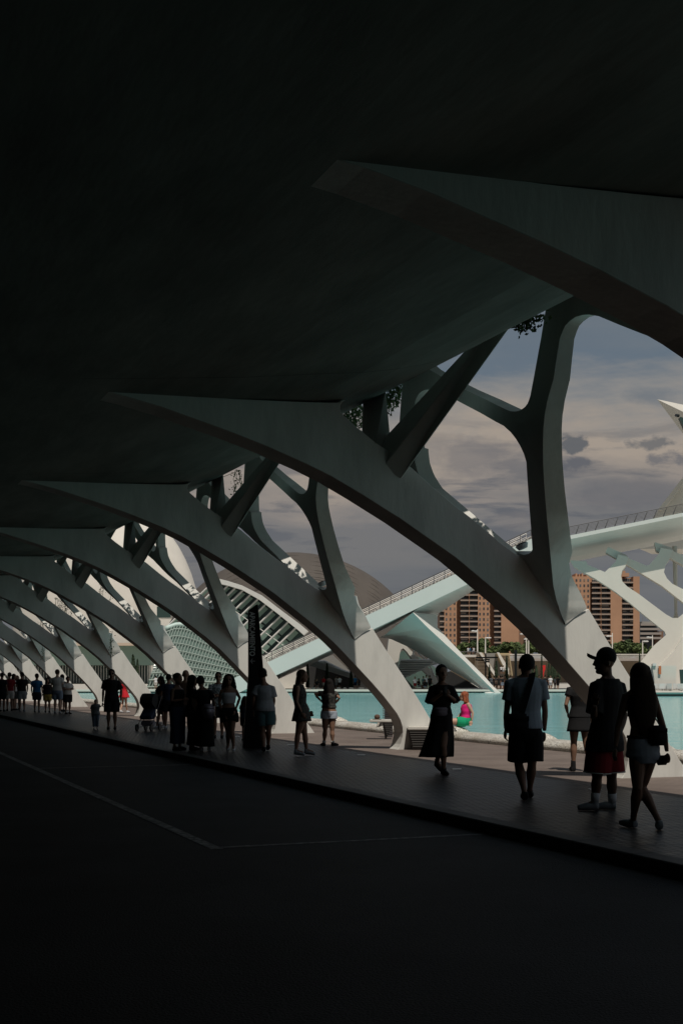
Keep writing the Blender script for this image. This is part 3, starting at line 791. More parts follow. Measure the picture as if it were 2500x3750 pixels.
# ---- dome with its glazed side
DD = 230.0
bm = bmesh.new()
cx, cy, aa, bb = 1070, 2500, 504 * DD / F_PX, 477 * DD / F_PX
c0 = px(cx, cy, DD)
NU, NV = 64, 20
rg = []
for i in range(NV + 1):
    ph = R(90) * i / NV
    rg.append([bm.verts.new(c0 + Vector((math.sin(ph) * math.cos(t) * aa, math.sin(ph) * math.sin(t) * aa * .55, math.cos(ph) * bb))) for t in [2 * math.pi * k / NU for k in range(NU)]])
for i in range(NV):
    for k in range(NU): face(bm, [rg[i][k], rg[i + 1][k], rg[i + 1][(k + 1) % NU], rg[i][(k + 1) % NU]])
fix(bm, .01)
d1 = obj('roof_shell', bm, M_DOME, smooth=True)
# ribs over the shell
bm = bmesh.new()
for k in range(26):
    f = -1.0 + 2.0 * (k + .5) / 26
    pts = []
    for j in range(15):
        a = R(4 + 172 * j / 14.0)
        r_ = math.sqrt(max(0, 1 - f * f))
        x = -math.cos(a); 
        yv = -r_ * .55 * abs(f) ** .3 * (1 if f < 0 else -1) * math.sin(a) ** .5
        zz = math.sqrt(max(0, 1 - x * x - (yv / .55) ** 2))
        pts.append(c0 + Vector((x * aa, yv * aa, zz * bb)) * 1.0 + Vector((0, -.05, .05)))
    tube(bm, pts, .022, 3)
fix(bm); d2 = obj('roof_ribs', bm, mat("roof_seams", (.08, .07, .062), rough=.6))
# glazed side: white rim, mullions and louvred glass
DG = 204.0
rim_o = [(770, 2112), (834, 2127), (887, 2144), (960, 2181), (1030, 2235), (1100, 2287), (1129, 2312)]
rim_i = [(770, 2130), (837, 2145), (887, 2160), (951, 2197), (1014, 2245), (1091, 2307), (1112, 2326)]
bm = bmesh.new(); plate_bm(bm, rim_o + rim_i[::-1], DG, 3.0); fix(bm, 1e-5); d3 = obj('rim', bm, M_PALE)
edge_at = lambda x: [y0 + (y1 - y0) * (x - x0) / (x1 - x0) for (x0, y0), (x1, y1) in zip(rim_i[:-1], rim_i[1:]) if x0 <= x <= x1][0]
bm = bmesh.new(); plate_bm(bm, [(770, 2128)] + rim_i[1:] + [(1112, 2380), (960, 2470), (770, 2560)], DG + 2.4, .3); fix(bm, 1e-5)
d4 = obj('glazing', bm, M_GDARK)
dparts = [d1, d2, d3, d4]
bmF = bmesh.new()
for k in range(13):
    x0 = 780 + 27.5 * k
    if x0 > 1104: break
    y0 = edge_at(min(x0, 1111))
    L0 = 330 - 12 * k
    # mullion runs down to the left
    bm = bmesh.new()
    a = px(x0, y0, DG + 1.0); b_ = px(x0 - L0 * .72, y0 + L0 * .70, DG + 1.0); bar(bm, a, b_, .14, 4); fix(bm)
    dparts.append(obj('mullion', bm, M_PALE))
    for j in range(4):
        t0 = .02 + j * .25; t1 = t0 + .22
        def pt(t, s): 
            return px(x0 - L0 * .72 * t + s * 27.5 - 4, y0 + L0 * .70 * t + s * (edge_at(min(x0 + 27.5, 1111)) - y0), DG + 1.6 + .5 * s)
        v = [pt(t0, .0), pt(t0, .62), pt(t1, .62), pt(t1, .0)]
        face(bmF, [bmF.verts.new(p) for p in v])
ex = bmesh.ops.extrude_face_region(bmF, geom=bmF.faces[:])
for v in ex['geom']:
    if isinstance(v, bmesh.types.BMVert): v.co.y += .12
fix(bmF); dparts.append(obj('louvre_panels', bmF, M_GLIGHT))
bm = bmesh.new()
for o_ in (45, 95, 150, 205):
    p0 = (800 - .55 * o_, 2132 + o_); bar(bm, px(*p0, DG + 1.1), px(p0[0] + 330, p0[1] + 235, DG + 1.1), .06, 4)
fix(bm); dparts.append(obj('glazing_bars', bm, M_PALE))
root_of(dparts, 'domed_cinema', base_at(1070, 225), "brown grey ribbed dome with a white rimmed glazed side beyond the pool", 'building')

# ---- woven glass shell, left of the dome
bm = bmesh.new()
DS = 180.0
ns, nt_ = 34, 12
def shell_pt(s, t):
    """s along the arc left to right, t from the top edge to the foot"""
    x = 606 + 330 * s; ytop = 2305 - 26 * math.sin(min(1, s * 3.2) * math.pi / 2) + 150 * max(0, s - .12) ** 1.15
    xf = 535 + 380 * s; yf = 2528
    tt = t
    return px(x + (xf - x) * tt, ytop + (yf - ytop) * tt, DS - 6 * math.sin(tt * math.pi / 2) + 4 * s)
gr = [[bm.verts.new(shell_pt(i / ns, j / nt_)) for j in range(nt_ + 1)] for i in range(ns + 1)]
for i in range(ns):
    for j in range(nt_): face(bm, [gr[i][j], gr[i + 1][j], gr[i + 1][j + 1], gr[i][j + 1]])
fix(bm); g1 = obj('glass_skin', bm, M_GTEAL, smooth=True)
bm = bmesh.new()
for k in range(9):
    t = (k + .5) / 9
    tube(bm, [shell_pt(i / ns, t) + Vector((0, -.35, 0)) for i in range(0, ns + 1, 2)], .10, 4)
for k in range(32):
    s = (k + .5) / 32
    tube(bm, [shell_pt(min(1, max(0, s + .06 * (1 - j / 5))), j / 5) + Vector((0, -.30, 0)) for j in range(6)], .09, 4)
fix(bm); g2 = obj('lattice', bm, mat("shell_lattice", (.24, .30, .27), rough=.5))
bm = bmesh.new(); tube(bm, [shell_pt(i / ns, 0) + Vector((0, -.2, .1)) for i in range(ns + 1)], .34, 6); fix(bm); g3 = obj('top_rim', bm, M_TEALC, smooth=True)
root_of([g1, g2, g3], 'glass_pavilion', base_at(740, 178), "pavilion shell of woven green glass and pale struts, left of the dome", 'building')

# ---- opera house shell far left
DO = 330.0
bm = bmesh.new(); c0 = px(395, 2330, DO); rg = []
for i in range(17):
    ph = R(112) * i / 16
    rg.append([bm.verts.new(c0 + Vector((math.sin(ph) * math.cos(t) * 345 * DO / F_PX, math.sin(ph) * math.sin(t) * 14, math.cos(ph) * 500 * DO / F_PX))) for t in [2 * math.pi * k / 40 for k in range(40)]])
for i in range(16):
    for k in range(40): face(bm, [rg[i][k], rg[i + 1][k], rg[i + 1][(k + 1) % 40], rg[i][(k + 1) % 40]])
fix(bm, .01); o1 = obj('shell', bm, M_PALEW, smooth=True)
bm = bmesh.new()
for (x0, x1, y0, y1, dd) in ((-400, 575, 2354, 2364, 290),): pbox(bm, x0, x1, y0, y1, dd, 20)
fix(bm, 1e-5); o2 = obj('terrace', bm, mat("tan_slab", (.52, .42, .33), rough=.7))
bm = bmesh.new(); pbox(bm, -400, 552, 2364.5, 2436, 293, 6); fix(bm); o3 = obj('teal_fascia', bm, M_GLIGHT)
bm = bmesh.new(); pbox(bm, -400, 545, 2436.5, 2512, 298, 4); fix(bm); o4 = obj('dark_entrance', bm, M_GDARK)
bm = bmesh.new()
for k in range(60): pbox(bm, -40 + 10 * k, -38.6 + 10 * k, 2437, 2500, 296.5, .4)
fix(bm); o6 = obj('window_bars', bm, M_PALE)
bm = bmesh.new(); pbox(bm, 575, 625, 2221, 2262, 305, 8); fix(bm); o5 = obj('slit_window', bm, M_GDARK)
root_of([o1, o2, o3, o4, o5, o6], 'opera_house', base_at(400, 300), "huge white curved shell above tan terraces, seen through the arches at far left", 'building')

# ---- entrance building with slatted canopies between
parts = []
for nm, pts, D, th, m_ in (
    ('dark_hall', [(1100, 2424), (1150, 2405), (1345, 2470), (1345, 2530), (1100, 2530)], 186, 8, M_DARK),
    ('white_shell', [(1000, 2500), (1036, 2478), (1060, 2458), (1120, 2440), (1128, 2530), (1010, 2530)], 184, 3, M_PALEW),
    ('grey_gable', [(1160, 2418), (1218, 2398), (1290, 2466), (1285, 2470)], 183, 3, M_GREY)):
    parts.append(plate(nm, pts, D, th, m_))
def slats(corners, n, D, gap=.42):
    """corners a,b (top edge) c,d (bottom edge) in px; slats run from a-d side to b-c side"""
    a, b_, c, d = corners; bm = bmesh.new()
    for k in range(n):
        t0 = k / n; t1 = (k + 1 - gap) / n
        q = [(a[0] + (d[0] - a[0]) * t0, a[1] + (d[1] - a[1]) * t0), (b_[0] + (c[0] - b_[0]) * t0, b_[1] + (c[1] - b_[1]) * t0),
             (b_[0] + (c[0] - b_[0]) * t1, b_[1] + (c[1] - b_[1]) * t1), (a[0] + (d[0] - a[0]) * t1, a[1] + (d[1] - a[1]) * t1)]
        A = [px(*p, D) for p in q]; prism(bm, A, [p + Vector((0, 1.0, .15)) for p in A])
    fix(bm, 1e-5); return bm
parts.append(obj('slatted_canopy', slats([(1162, 2422), (1190, 2422), (1290, 2472), (1278, 2482)], 1, 180, .0), M_PALE))
parts.append(obj('slatted_canopy', slats([(1130, 2436), (1165, 2423), (1288, 2468), (1276, 2481)][0:1] + [(1278, 2482), (1288, 2466), (1165, 2422)], 6, 179.5, .35), M_PALE))
root_of(parts, 'entrance_hall', base_at(1200, 185), "low dark hall under a white slatted roof behind the pool's far edge, left of centre", 'building')
parts = []
arch_o = [(1423, 2337), (1440, 2336), (1462, 2347), (1490, 2368), (1534, 2412), (1575, 2452), (1598, 2482), (1606, 2512), (1590, 2512), (1572, 2478), (1540, 2447), (1516, 2425), (1490, 2388), (1476, 2374), (1468, 2378), (1463, 2395), (1456, 2440), (1452, 2500), (1405, 2500), (1417, 2385)]
parts.append(plate('arched_frame', arch_o, 184, 4, M_PALEW))
parts.append(obj('slatted_canopy', slats([(1466, 2418), (1587, 2417), (1597, 2425), (1480, 2484)], 1, 177, .93), M_PALE))
bm = bmesh.new()
for k in range(8):
    t = k / 7.0
    L0 = (1466 - 10 * min(t, .5) * 2 + 20 * max(0, t - .5) * 2, 2420 + 58 * t); R0 = (1587 + 10 * min(1, t * 3) - 112 * max(0, t - .14) / .86, 2418 + 62 * t)
    q = [L0, R0, (R0[0] - 2, R0[1] + 5), (L0[0], L0[1] + 5)]
    A = [px(*p, 177) for p in q]; prism(bm, A, [p + Vector((0, 1.2, .2)) for p in A])
tube(bm, [px(1597, 2425, 176.6), px(1480, 2481, 176.6)], .10, 5)
fix(bm, 1e-5); parts.append(obj('canopy_slats', bm, M_PALE))
parts.append(plate('glass_wall', [(1480, 2380), (1560, 2420), (1600, 2450), (1660, 2500), (1660, 2524), (1420, 2524), (1440, 2400)], 190, 1, M_GTEAL))
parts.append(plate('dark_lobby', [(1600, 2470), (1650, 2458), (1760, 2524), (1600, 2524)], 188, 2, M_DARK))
bm = bmesh.new()
for a, b_ in (((1510, 2400), (1516, 2378)), ((1530, 2390), (1562, 2420)), ((1575, 2440), (1590, 2475)), ((1545, 2440), (1600, 2430))): bar(bm, px(*a, 182), px(*b_, 182), .10)
fix(bm); parts.append(obj('tie_rods', bm, M_PALE))
root_of(parts, 'arched_entrance', base_at(1500, 185), "cream arched entrance with an almond opening and white slatted awning", 'building')

# ---- brick towers
def tower(name, D, x0, x1, ytop, cols, label, pent=()):
    """cols: list of (kind, x0, x1) in px: brick, recess, balcony, plain; windows by floor"""
    dy = 19.4; yb = 2400
    body = bmesh.new(); 
    for kind, a, b_ in cols:
        off = {'brick': 0, 'plain': 0, 'recess': 6, 'balcony': 5.5}[kind]
        pbox(body, a + .02, b_ - .02, ytop + (6 if kind != 'brick' and kind != 'plain' else 0), yb, D + off, 22 - off)
    for (a, b_, t) in pent: pbox(body, a, b_, t, ytop + .5, D + 1.0, 12)
    fix(body, 1e-5)
    ps = [obj('walls', body, M_BTOWER)]
    dark = bmesh.new()
    nwin = 0; wmesh = {}; rv = random.Random(int(x0))
    nf = int((yb - ytop - 8) / dy)
    for kind, a, b_ in cols:
        if kind == 'balcony':
            for f in range(nf):
                y = ytop + 14 + dy * f
                if y > 2372: continue
                bmb = bmesh.new()
                pbox(bmb, a, b_, y + 5.5, y + 9.2, D - .4, 6.2); pbox(bmb, a - .4, b_ + .4, y + 9.4, y + 10.6, D - .8, 6.8, 1)
                pbox(bmb, a, b_, y + 2.6, y + 3.3, D - .3, .15, 2)
                for k in range(int((b_ - a) / 2.5)): pbox(bmb, a + 2.5 * k, a + 2.5 * k + .35, y + 3, y + 5.6, D - .3, .15, 2)
                fix(bmb, 1e-5)
                ps.append(obj('balcony', bmb, [M_BALC, M_SLAB, M_RAILM]))
                b4 = bmesh.new(); pbox(b4, a + 1, b_ - 1, y - 5.5, y + 5.4, D + 5.2, .4); fix(b4, 1e-5); ps.append(obj('glazed_door', b4, rv.choice((M_WIN, M_WIN, M_WIN2))))
                if rv.random() < .22:
                    b5 = bmesh.new(); aw = rv.uniform(.35, .9) * (b_ - a); pbox(b5, a + 1, a + aw, y - 5.2, y - 1.5, D + .4, .3); fix(b5, 1e-5); ps.append(obj('awning', b5, M_AWN))
                if b_ - a > 20:
                    b6 = bmesh.new()
                    for q_ in range(4): pbox(b6, a + 4 + 7 * q_, a + 4.8 + 7 * q_, y - 5.4, y + 5.3, D + 5.0, .15)
                    fix(b6, 1e-5); ps.append(obj('door_frame', b6, M_SLAB))
                if b_ - a > 40: 
                    m_ = (a + b_) / 2; 
        elif kind in ('brick', 'plain'):
            w = b_ - a
            if kind == 'plain': xs_ = [a + 2.6 + (w - 6) * .25]; ww = 2.2; hh = 4.5
            else:
                k = max(1, int(round(w / 14.0))); xs_ = [a + w * (i + .5) / k for i in range(k)]; ww = 6.2; hh = 9.0
            for xx in xs_:
                for f in range(nf):
                    y = ytop + 14 + dy * f
                    if y > 2365 or nwin >= 98: continue
                    key = (kind, rv.choice((0, 0, 1, 2)))
                    if key not in wmesh:
                        b2 = bmesh.new(); s_ = D / F_PX
                        box(b2, -ww / 2 * s_, ww / 2 * s_, -.12, .1, -hh / 2 * s_, hh / 2 * s_)
                        box(b2, -.35 * s_, .35 * s_, -.2, -.1, -hh / 2 * s_, hh / 2 * s_, 1); fix(b2, 1e-5)
                        me = bpy.data.meshes.new('window'); b2.to_mesh(me); b2.free(); me.materials.append((M_WIN, M_BLIND, M_WIN2)[key[1]]); me.materials.append(M_BTDARK); wmesh[key] = me
                    w_ = bpy.data.objects.new('window', wmesh[key]); COL.objects.link(w_); w_.location = px(xx, y, D); ps.append(w_); nwin += 1
    dark.free()
    mid = base_at((x0 + x1) / 2, D, -1.3)
    e = empty(name, mid, label, 'apartment block', 'brick apartment towers')
    for p in ps:
        p.parent = e
        if p.name.split('.')[0] == 'window': p.location = p.location - mid
        else: p.data.transform(Matrix.Translation(-mid))
    return e
tower('apartment_tower', 760, 1609, 1900, 2118,
      [('balcony', 1609, 1626), ('brick', 1626, 1671), ('recess', 1671, 1685), ('balcony', 1685, 1716), ('plain', 1716, 1719), ('balcony', 1719, 1749), ('brick', 1749, 1792), ('recess', 1792, 1808), ('balcony', 1808, 1834), ('plain', 1834, 1856), ('brick', 1856, 1899)],
      "left orange brick tower with stacked balconies above the round trees", pent=((1640, 1665, 2100), (1760, 1785, 2102)))
tower('apartment_tower', 750, 2060, 2340, 2111,
      [('brick', 2060, 2102), ('brick', 2102, 2159), ('recess', 2159, 2166), ('balcony', 2166, 2198), ('plain', 2198, 2201), ('balcony', 2201, 2234), ('brick', 2234, 2276), ('balcony', 2277, 2303), ('balcony', 2303, 2317), ('plain', 2317, 2340)],
      "right orange brick tower with stepped penthouse beside the white branching arms", pent=((2106, 2112, 2100), (2118, 2122, 2102), (2128, 2134, 2100), (2146, 2154, 2101), (2272, 2288, 2090), (2288, 2302, 2098)))
bm = bmesh.new()
for k in range(4): pbox(bm, 2342 + (k == 0) * 2, 2420 - 14 * (k == 0) - 4 * (k == 1), 2283 + 16.5 * k, 2291 + 16.5 * k, 800, 16)
fix(bm, 1e-5); a1 = obj('floor_band', bm, M_SLAB)
bm = bmesh.new(); pbox(bm, 2343, 2405, 2291, 2400, 804, 12); fix(bm); a2 = obj('glazing', bm, M_WIN)
bm = bmesh.new(); pbox(bm, 2395, 2427, 2312, 2400, 802, 14); fix(bm); a3 = obj('brick_wing', bm, M_BTDARK)
bm = bmesh.new(); pbox(bm, 2348, 2392, 2276, 2283, 806, 8); bar(bm, px(2352, 2283, 806), px(2352, 2258, 806), .15); fix(bm); a4 = obj('roof_terrace', bm, M_GREY)
root_of([a1, a2, a3, a4], 'low_apartment_block', base_at(2385, 805, -1.3), "low white banded apartment block right of the brick towers", 'apartment block')
bm = bmesh.new(); pbox(bm, 1899, 1950, 2309, 2400, 790, 16); fix(bm); a1 = obj('walls', bm, M_BTDARK)
bm = bmesh.new()
for k in range(3): pbox(bm, 1920, 1952, 2334 + 14 * k, 2339 + 14 * k, 787, 18)
fix(bm); a2 = obj('floor_band', bm, M_SLAB)
root_of([a1, a2], 'low_brick_block', base_at(1925, 790, -1.3), "low dark brick block right of the left tower, behind the lamp posts", 'apartment block')

# ---- trees
def blob_tree(x0, x1, ytop, ybase, D, label, group, n=900, mat_=None, name='broad_tree', leaf=.32, seed=0):
    rnd = random.Random(seed)
    c = px((x0 + x1) / 2, (ytop + ybase) / 2, D); rx = (x1 - x0) / 2 * D / F_PX; rz = (ybase - ytop) / 2 * D / F_PX
    lobes = []
    for k in range(11):
        a = rnd.uniform(0, 6.28); lobes.append((Vector((rnd.uniform(-.75, .75) * rx, rnd.uniform(-.6, .6) * rx * .6, rnd.uniform(-.5, .55) * rz)), rnd.uniform(.35, .55)))
    bm = bmesh.new()
    for k in range(n):
        lc, lr = rnd.choice(lobes)
        d = Vector((rnd.gauss(0, 1), rnd.gauss(0, 1), rnd.gauss(0, 1))).normalized()
        rr = lr * rnd.uniform(.75, 1.0)
        p = c + lc + Vector((d.x * rx * .75, d.y * rx * .5, d.z * rz * 1.0)) * rr
        if p.z > c.z + rz * 1.05: continue
        nrm = (d + Vector((rnd.uniform(-.6, .6), rnd.uniform(-.6, .6), rnd.uniform(-.3, .9)))).normalized()
        u = nrm.orthogonal().normalized(); v = nrm.cross(u); s = leaf * rnd.uniform(.6, 1.5) * D / 300
        face(bm, [bm.verts.new(p + u * s * a_ + v * s * b_) for a_, b_ in ((-1, -.6), (.8, -.9), (1.1, .5), (-.3, 1))])
    cr = obj('crown', bm, mat_ or M_LEAF)
    bm = bmesh.new(); gz = DECKZ if D < 330 else -1.3
    b0 = Vector((c.x, c.y, gz))
    tube(bm, [b0, Vector((c.x, c.y, c.z - rz * .3)), c], [rx * .09, rx * .06, rx * .03], 7)
    for k in range(5):
        lc, lr = lobes[k]; tube(bm, [Vector((c.x, c.y, c.z - rz * .5)), c + lc], [rx * .04, rx * .015], 5)
    fix(bm); tr = obj('trunk', bm, M_BARK)
    return root_of([cr, tr], name, b0, label, 'tree', group)
G1 = 'round trees behind the road bridge'
for k, (a, b_, t, bt, D, lb) in enumerate([
    (1672, 1748, 2346, 2402, 360, "round green tree under the left tower's main balconies"),
    (1722, 1805, 2340, 2402, 372, "darker round tree behind the second lamp post from the left"),
    (1790, 1850, 2360, 2402, 366, "small low tree between the two larger crowns"),
    (1832, 1925, 2350, 2402, 358, "broad green tree right of the left tower's foot"),
    (1900, 1990, 2344, 2402, 370, "tall rounded tree behind the pair of white lamp posts"),
    (1965, 2050, 2362, 2402, 365, "low tree crown touching the big arch's underside"),
    (2238, 2318, 2340, 2412, 360, "dark dense tree at the foot of the right tower"),
    (2300, 2385, 2350, 2412, 352, "dark tree below the low white apartment block"),
    (2370, 2440, 2345, 2420, 345, "yellowish green tree beside the leaning white trunk"),
    (2190, 2250, 2352, 2412, 368, "dark tree hidden partly behind the big arch leg")]):
    blob_tree(a, b_, t, bt, D, lb, G1, n=1500, seed=k + 11)
def cypress(x, w, ytop, ybase, D, label, seed=0, group='slim cypress trees on the far shore'):
    rnd = random.Random(seed); s_ = D / F_PX
    b0 = px(x, ybase, D); b0.z = max(DECKZ, b0.z) if False else b0.z
    H_ = (ybase - ytop) * s_; r0 = w * s_ / 2
    bm = bmesh.new()
    for k in range(420):
        t = rnd.random() ** .9; a = rnd.uniform(0, 6.283)
        rr = r0 * (math.sin(min(1, t * 6 + .35) * math.pi / 2) * (1 - t) ** .55) * rnd.uniform(.7, 1.08) 
        p = Vector((b0.x + math.cos(a) * rr, b0.y + math.sin(a) * rr, b0.z + .1 + t * H_))
        nrm = Vector((math.cos(a), math.sin(a), rnd.uniform(.1, .8))).normalized(); u = nrm.orthogonal().normalized(); v = nrm.cross(u); s = r0 * .28
        face(bm, [bm.verts.new(p + u * s * a_ + v * s * b_) for a_, b_ in ((-.6, -1.2), (.6, -1), (.3, 1.6), (-.4, 1.4))])
    tube(bm, [b0 + Vector((0, 0, .1)), b0 + Vector((0, 0, H_ * .5)), b0 + Vector((0, 0, H_ * .98))], [r0 * .72, r0 * .55, .02], 7)
    cr = obj('crown', bm, M_CYP); bm = bmesh.new(); tube(bm, [Vector((b0.x, b0.y, DECKZ)), b0 + Vector((0, 0, .5))], r0 * .2, 6); tr = obj('trunk', bm, M_BARK)
    return root_of([cr, tr], 'cypress_tree', Vector((b0.x, b0.y, DECKZ)), label, 'tree', group)
for k, (x, w, t, b_, D, lb) in enumerate([
    (1854, 14, 2404, 2500, 185, "tallest slim cypress, standing left of the man with the shoulder bag"),
    (1791, 12, 2437, 2500, 188, "short cypress in front of the stair flight, beside the black signpost"),
    (1816, 17, 2424, 2500, 190, "bushy cypress in front of the central stair ramp"),
    (1982, 12, 2392, 2500, 195, "dark cypress behind the head of the man with the shoulder bag"),
    (2008, 16, 2420, 2500, 200, "cypress right of the red sculpture, against the big arch"),
    (2030, 18, 2432, 2500, 205, "wide dark cypress under the big arch rib"),
    (1948, 16, 2425, 2500, 206, "dark cypress just right of the man's head"),
    (1197, 19, 2432, 2520, 168, "cypress between the two dark haired women, in front of the dark hall"),
    (1126, 17, 2435, 2520, 168, "cypress at the left end of the slatted roof"),
    (1285, 20, 2463, 2522, 168, "stubby cypress at the right end of the slatted roof"),
    (488, 26, 2402, 2512, 190, "full dark green conifer between two arch legs at left"),
    (504, 18, 2417, 2512, 188, "slimmer conifer leaning on the full one at left"),
    (1941, 14, 2432, 2500, 208, "dark cypress touching the right ear of the man with the shoulder bag"),
    (1962, 18, 2440, 2500, 210, "squat dark cypress just left of the red sculpture"),
    (2020, 17, 2412, 2500, 214, "taller dark cypress between two wide ones under the arch rib"),
    (2044, 16, 2446, 2500, 212, "last dark cypress before the big arch leg"),
    (2340, 13, 2398, 2500, 200, "dark cypress in front of the bridge rail at right")]):
    cypress(x, w, t, b_, D, lb, seed=k)

# ---- road bridge with balustrade
parts = []
bm = bmesh.new(); pbox(bm, 1700, 2480, 2411, 2420, 300, 14); fix(bm); parts.append(obj('bridge_deck', bm, M_SLAB))
bm = bmesh.new(); pbox(bm, 1700, 2480, 2421, 2500, 309, 4); fix(bm); parts.append(obj('abutment', bm, M_STAIRB))
bm = bmesh.new(); pbox(bm, 1860, 2480, 2395, 2397.4, 300.2, .5)
for k in range(200): x = 1861 + 3.1 * k; pbox(bm, x, x + 1.1, 2397, 2411, 300.3, .25)
fix(bm); parts.append(obj('balustrade', bm, M_RAILW))
root_of(parts, 'road_bridge', base_at(2090, 306), "low road bridge with a pale balustrade behind the cypresses", 'bridge')
# terrace and stair flights
parts = []
parts.append(plate('terrace_slab', [(1660, 2398), (1768, 2398), (1768, 2406), (1660, 2406)], 262, 12, M_PALEW))
parts.append(plate('terrace_wall', [(1660, 2406), (1762, 2406), (1745, 2460), (1738, 2500), (1660, 2500)], 266, 8, M_STAIRB))
parts.append(plate('left_flight', [(1752, 2390), (1768, 2390), (1790, 2425), (1806, 2455), (1808, 2500), (1742, 2500)], 258, 7, M_STAIRB))
parts.append(plate('flank_wall', [(1752, 2389), (1762, 2389), (1812, 2462), (1812, 2478), (1796, 2456)], 257.4, .6, M_PALEW))
parts.append(plate('ramp', [(1774, 2392), (1822, 2392), (1848, 2440), (1852, 2500), (1800, 2500), (1790, 2425)], 264, 8, M_GREY))
parts.append(plate('flank_wall', [(1818, 2389), (1826, 2389), (1862, 2448), (1862, 2470), (1848, 2452)], 257.0, .6, M_PALEW))
parts.append(plate('yellow_flight', [(1824, 2392), (1864, 2392), (1876, 2474), (1862, 2474)], 258.5, 7, M_STAIRY))
bm = bmesh.new()
for k in range(16):
    y = 2396 + 5 * k
    pbox(bm, 1831 + 2.1 * k, 1864.6 + .75 * k, y, y + 1.4, 257.9, .5)
    pbox(bm, 1748, 1770 + 2.2 * k if k < 15 else 1806, y + 2, y + 3, 257.6, .3)
fix(bm, 1e-5); parts.append(obj('treads', bm, M_STAIRB))
bm = bmesh.new()
bar(bm, px(1672, 2387, 262.4), px(1752, 2387, 262.4), .06)
for k in range(14): x = 1674 + 6 * k; bar(bm, px(x, 2387, 262.4), px(x, 2398, 262.4), .04)
fix(bm); parts.append(obj('terrace_rail', bm, M_RAILM))
root_of(parts, 'grand_stairs', base_at(1800, 260), "tan and yellow brick stair flights climbing to a terrace left of the bridge", 'staircase')

# ---- lamp posts
def lamp(x, ytop, ybase, D, heads, label):
    bm = bmesh.new(); a = px(x, ybase, D); b_ = px(x, ytop, D); tube(bm, [a, b_], [.16, .10], 7); fix(bm); p1 = obj('post', bm, M_RAILW)
    ps = [p1]
    for hx, hy in heads:
        c = px(hx, hy, D); bm = bmesh.new()
        bmesh.ops.create_uvsphere(bm, u_segments=10, v_segments=6, radius=.34, matrix=Matrix.Translation(c) @ Matrix.Diagonal((1.35, 1, .55, 1))); ps.append(obj('lamp_head', bm, M_PLASTW, smooth=True))
        bm = bmesh.new(); bar(bm, px(x, hy + 1.5, D), c + Vector((0, 0, .12)), .05); ps.append(obj('lamp_arm', bm, M_RAILW))
    root_of(ps, 'street_lamp', a, label, 'street lamp', 'white twin lamp posts on the bridge')
lamp(1747, 2304, 2399, 300, [(1731, 2311), (1741, 2312)], "white lamp post with two heads facing left, on the terrace by the standing people")
lamp(1776, 2333, 2392, 305, [(1783, 2336), (1791, 2336)], "white lamp post directly above the black signpost")
lamp(1926, 2320, 2400, 303, [(1909, 2322), (1918, 2323)], "taller of the two close white lamp posts left of the big arch")
lamp(1934, 2340, 2400, 305, [(1923, 2341), (1942, 2342)], "shorter of the two close white lamp posts left of the big arch")
lamp(2240, 2318, 2405, 303, [(2224, 2330), (2233, 2330)], "white lamp post at the big arch leg's right edge")
lamp(2351, 2346, 2411, 303, [(2358, 2349), (2366, 2349)], "white lamp post below the low white apartment block")
lamp(2387, 2326, 2411, 305, [(2371, 2334), (2381, 2335)], "white lamp post by the leaning white trunk at right")

# ---- signpost, banner poles, red sculpture
Ds = 168
bm = bmesh.new(); bar(bm, base_at(1777, Ds), px(1777, 2396, Ds), .10, 8); fix(bm); p1 = obj('pole', bm, M_BLACK)
ps = [p1]
for (a, b_, t, bt) in ((1741, 1775, 2405.5, 2411), (1741, 1775, 2414, 2419), (1779, 1823, 2405, 2410.5), (1779, 1792, 2413, 2418), (1779, 1791, 2420, 2426)):
    bm = bmesh.new(); pbox(bm, a, b_, t, bt, Ds - .05, .1); fix(bm); pn = obj('arm_panel', bm, M_BLACK); ps.append(pn)
bm = bmesh.new(); hexa(bm, [px(1773, 2396, Ds), px(1783, 2392, Ds), px(1783, 2392, Ds) + Vector((0, .3, 0)), px(1773, 2396, Ds) + Vector((0, .3, 0)), px(1773, 2394, Ds), px(1783, 2390, Ds), px(1783, 2390, Ds) + Vector((0, .3, 0)), px(1773, 2394, Ds) + Vector((0, .3, 0))]); fix(bm); ps.append(obj('top_panel', bm, M_BLACK))
root_of(ps, 'signpost', base_at(1777, Ds), "black signpost with white lettered direction arms pointing both ways, beyond the pool", 'signpost')
bm = bmesh.new(); pbox(bm, 1884, 1892, 2380, 2506, 160, .5); fix(bm)
tag(obj('banner_pole', bm, M_BLACK), "tall slim black banner column just left of the man with the shoulder bag", 'banner')
bm = bmesh.new(); plate_bm(bm, [(1981, 2436), (1996, 2436), (1995, 2452), (1991, 2462), (1989, 2478), (1982, 2478)], 196, 1.2); fix(bm, 1e-5)
tag(obj('red_sculpture', bm, M_RED), "tall bright red sculpture among the cypresses right of the man's head", 'sculpture')

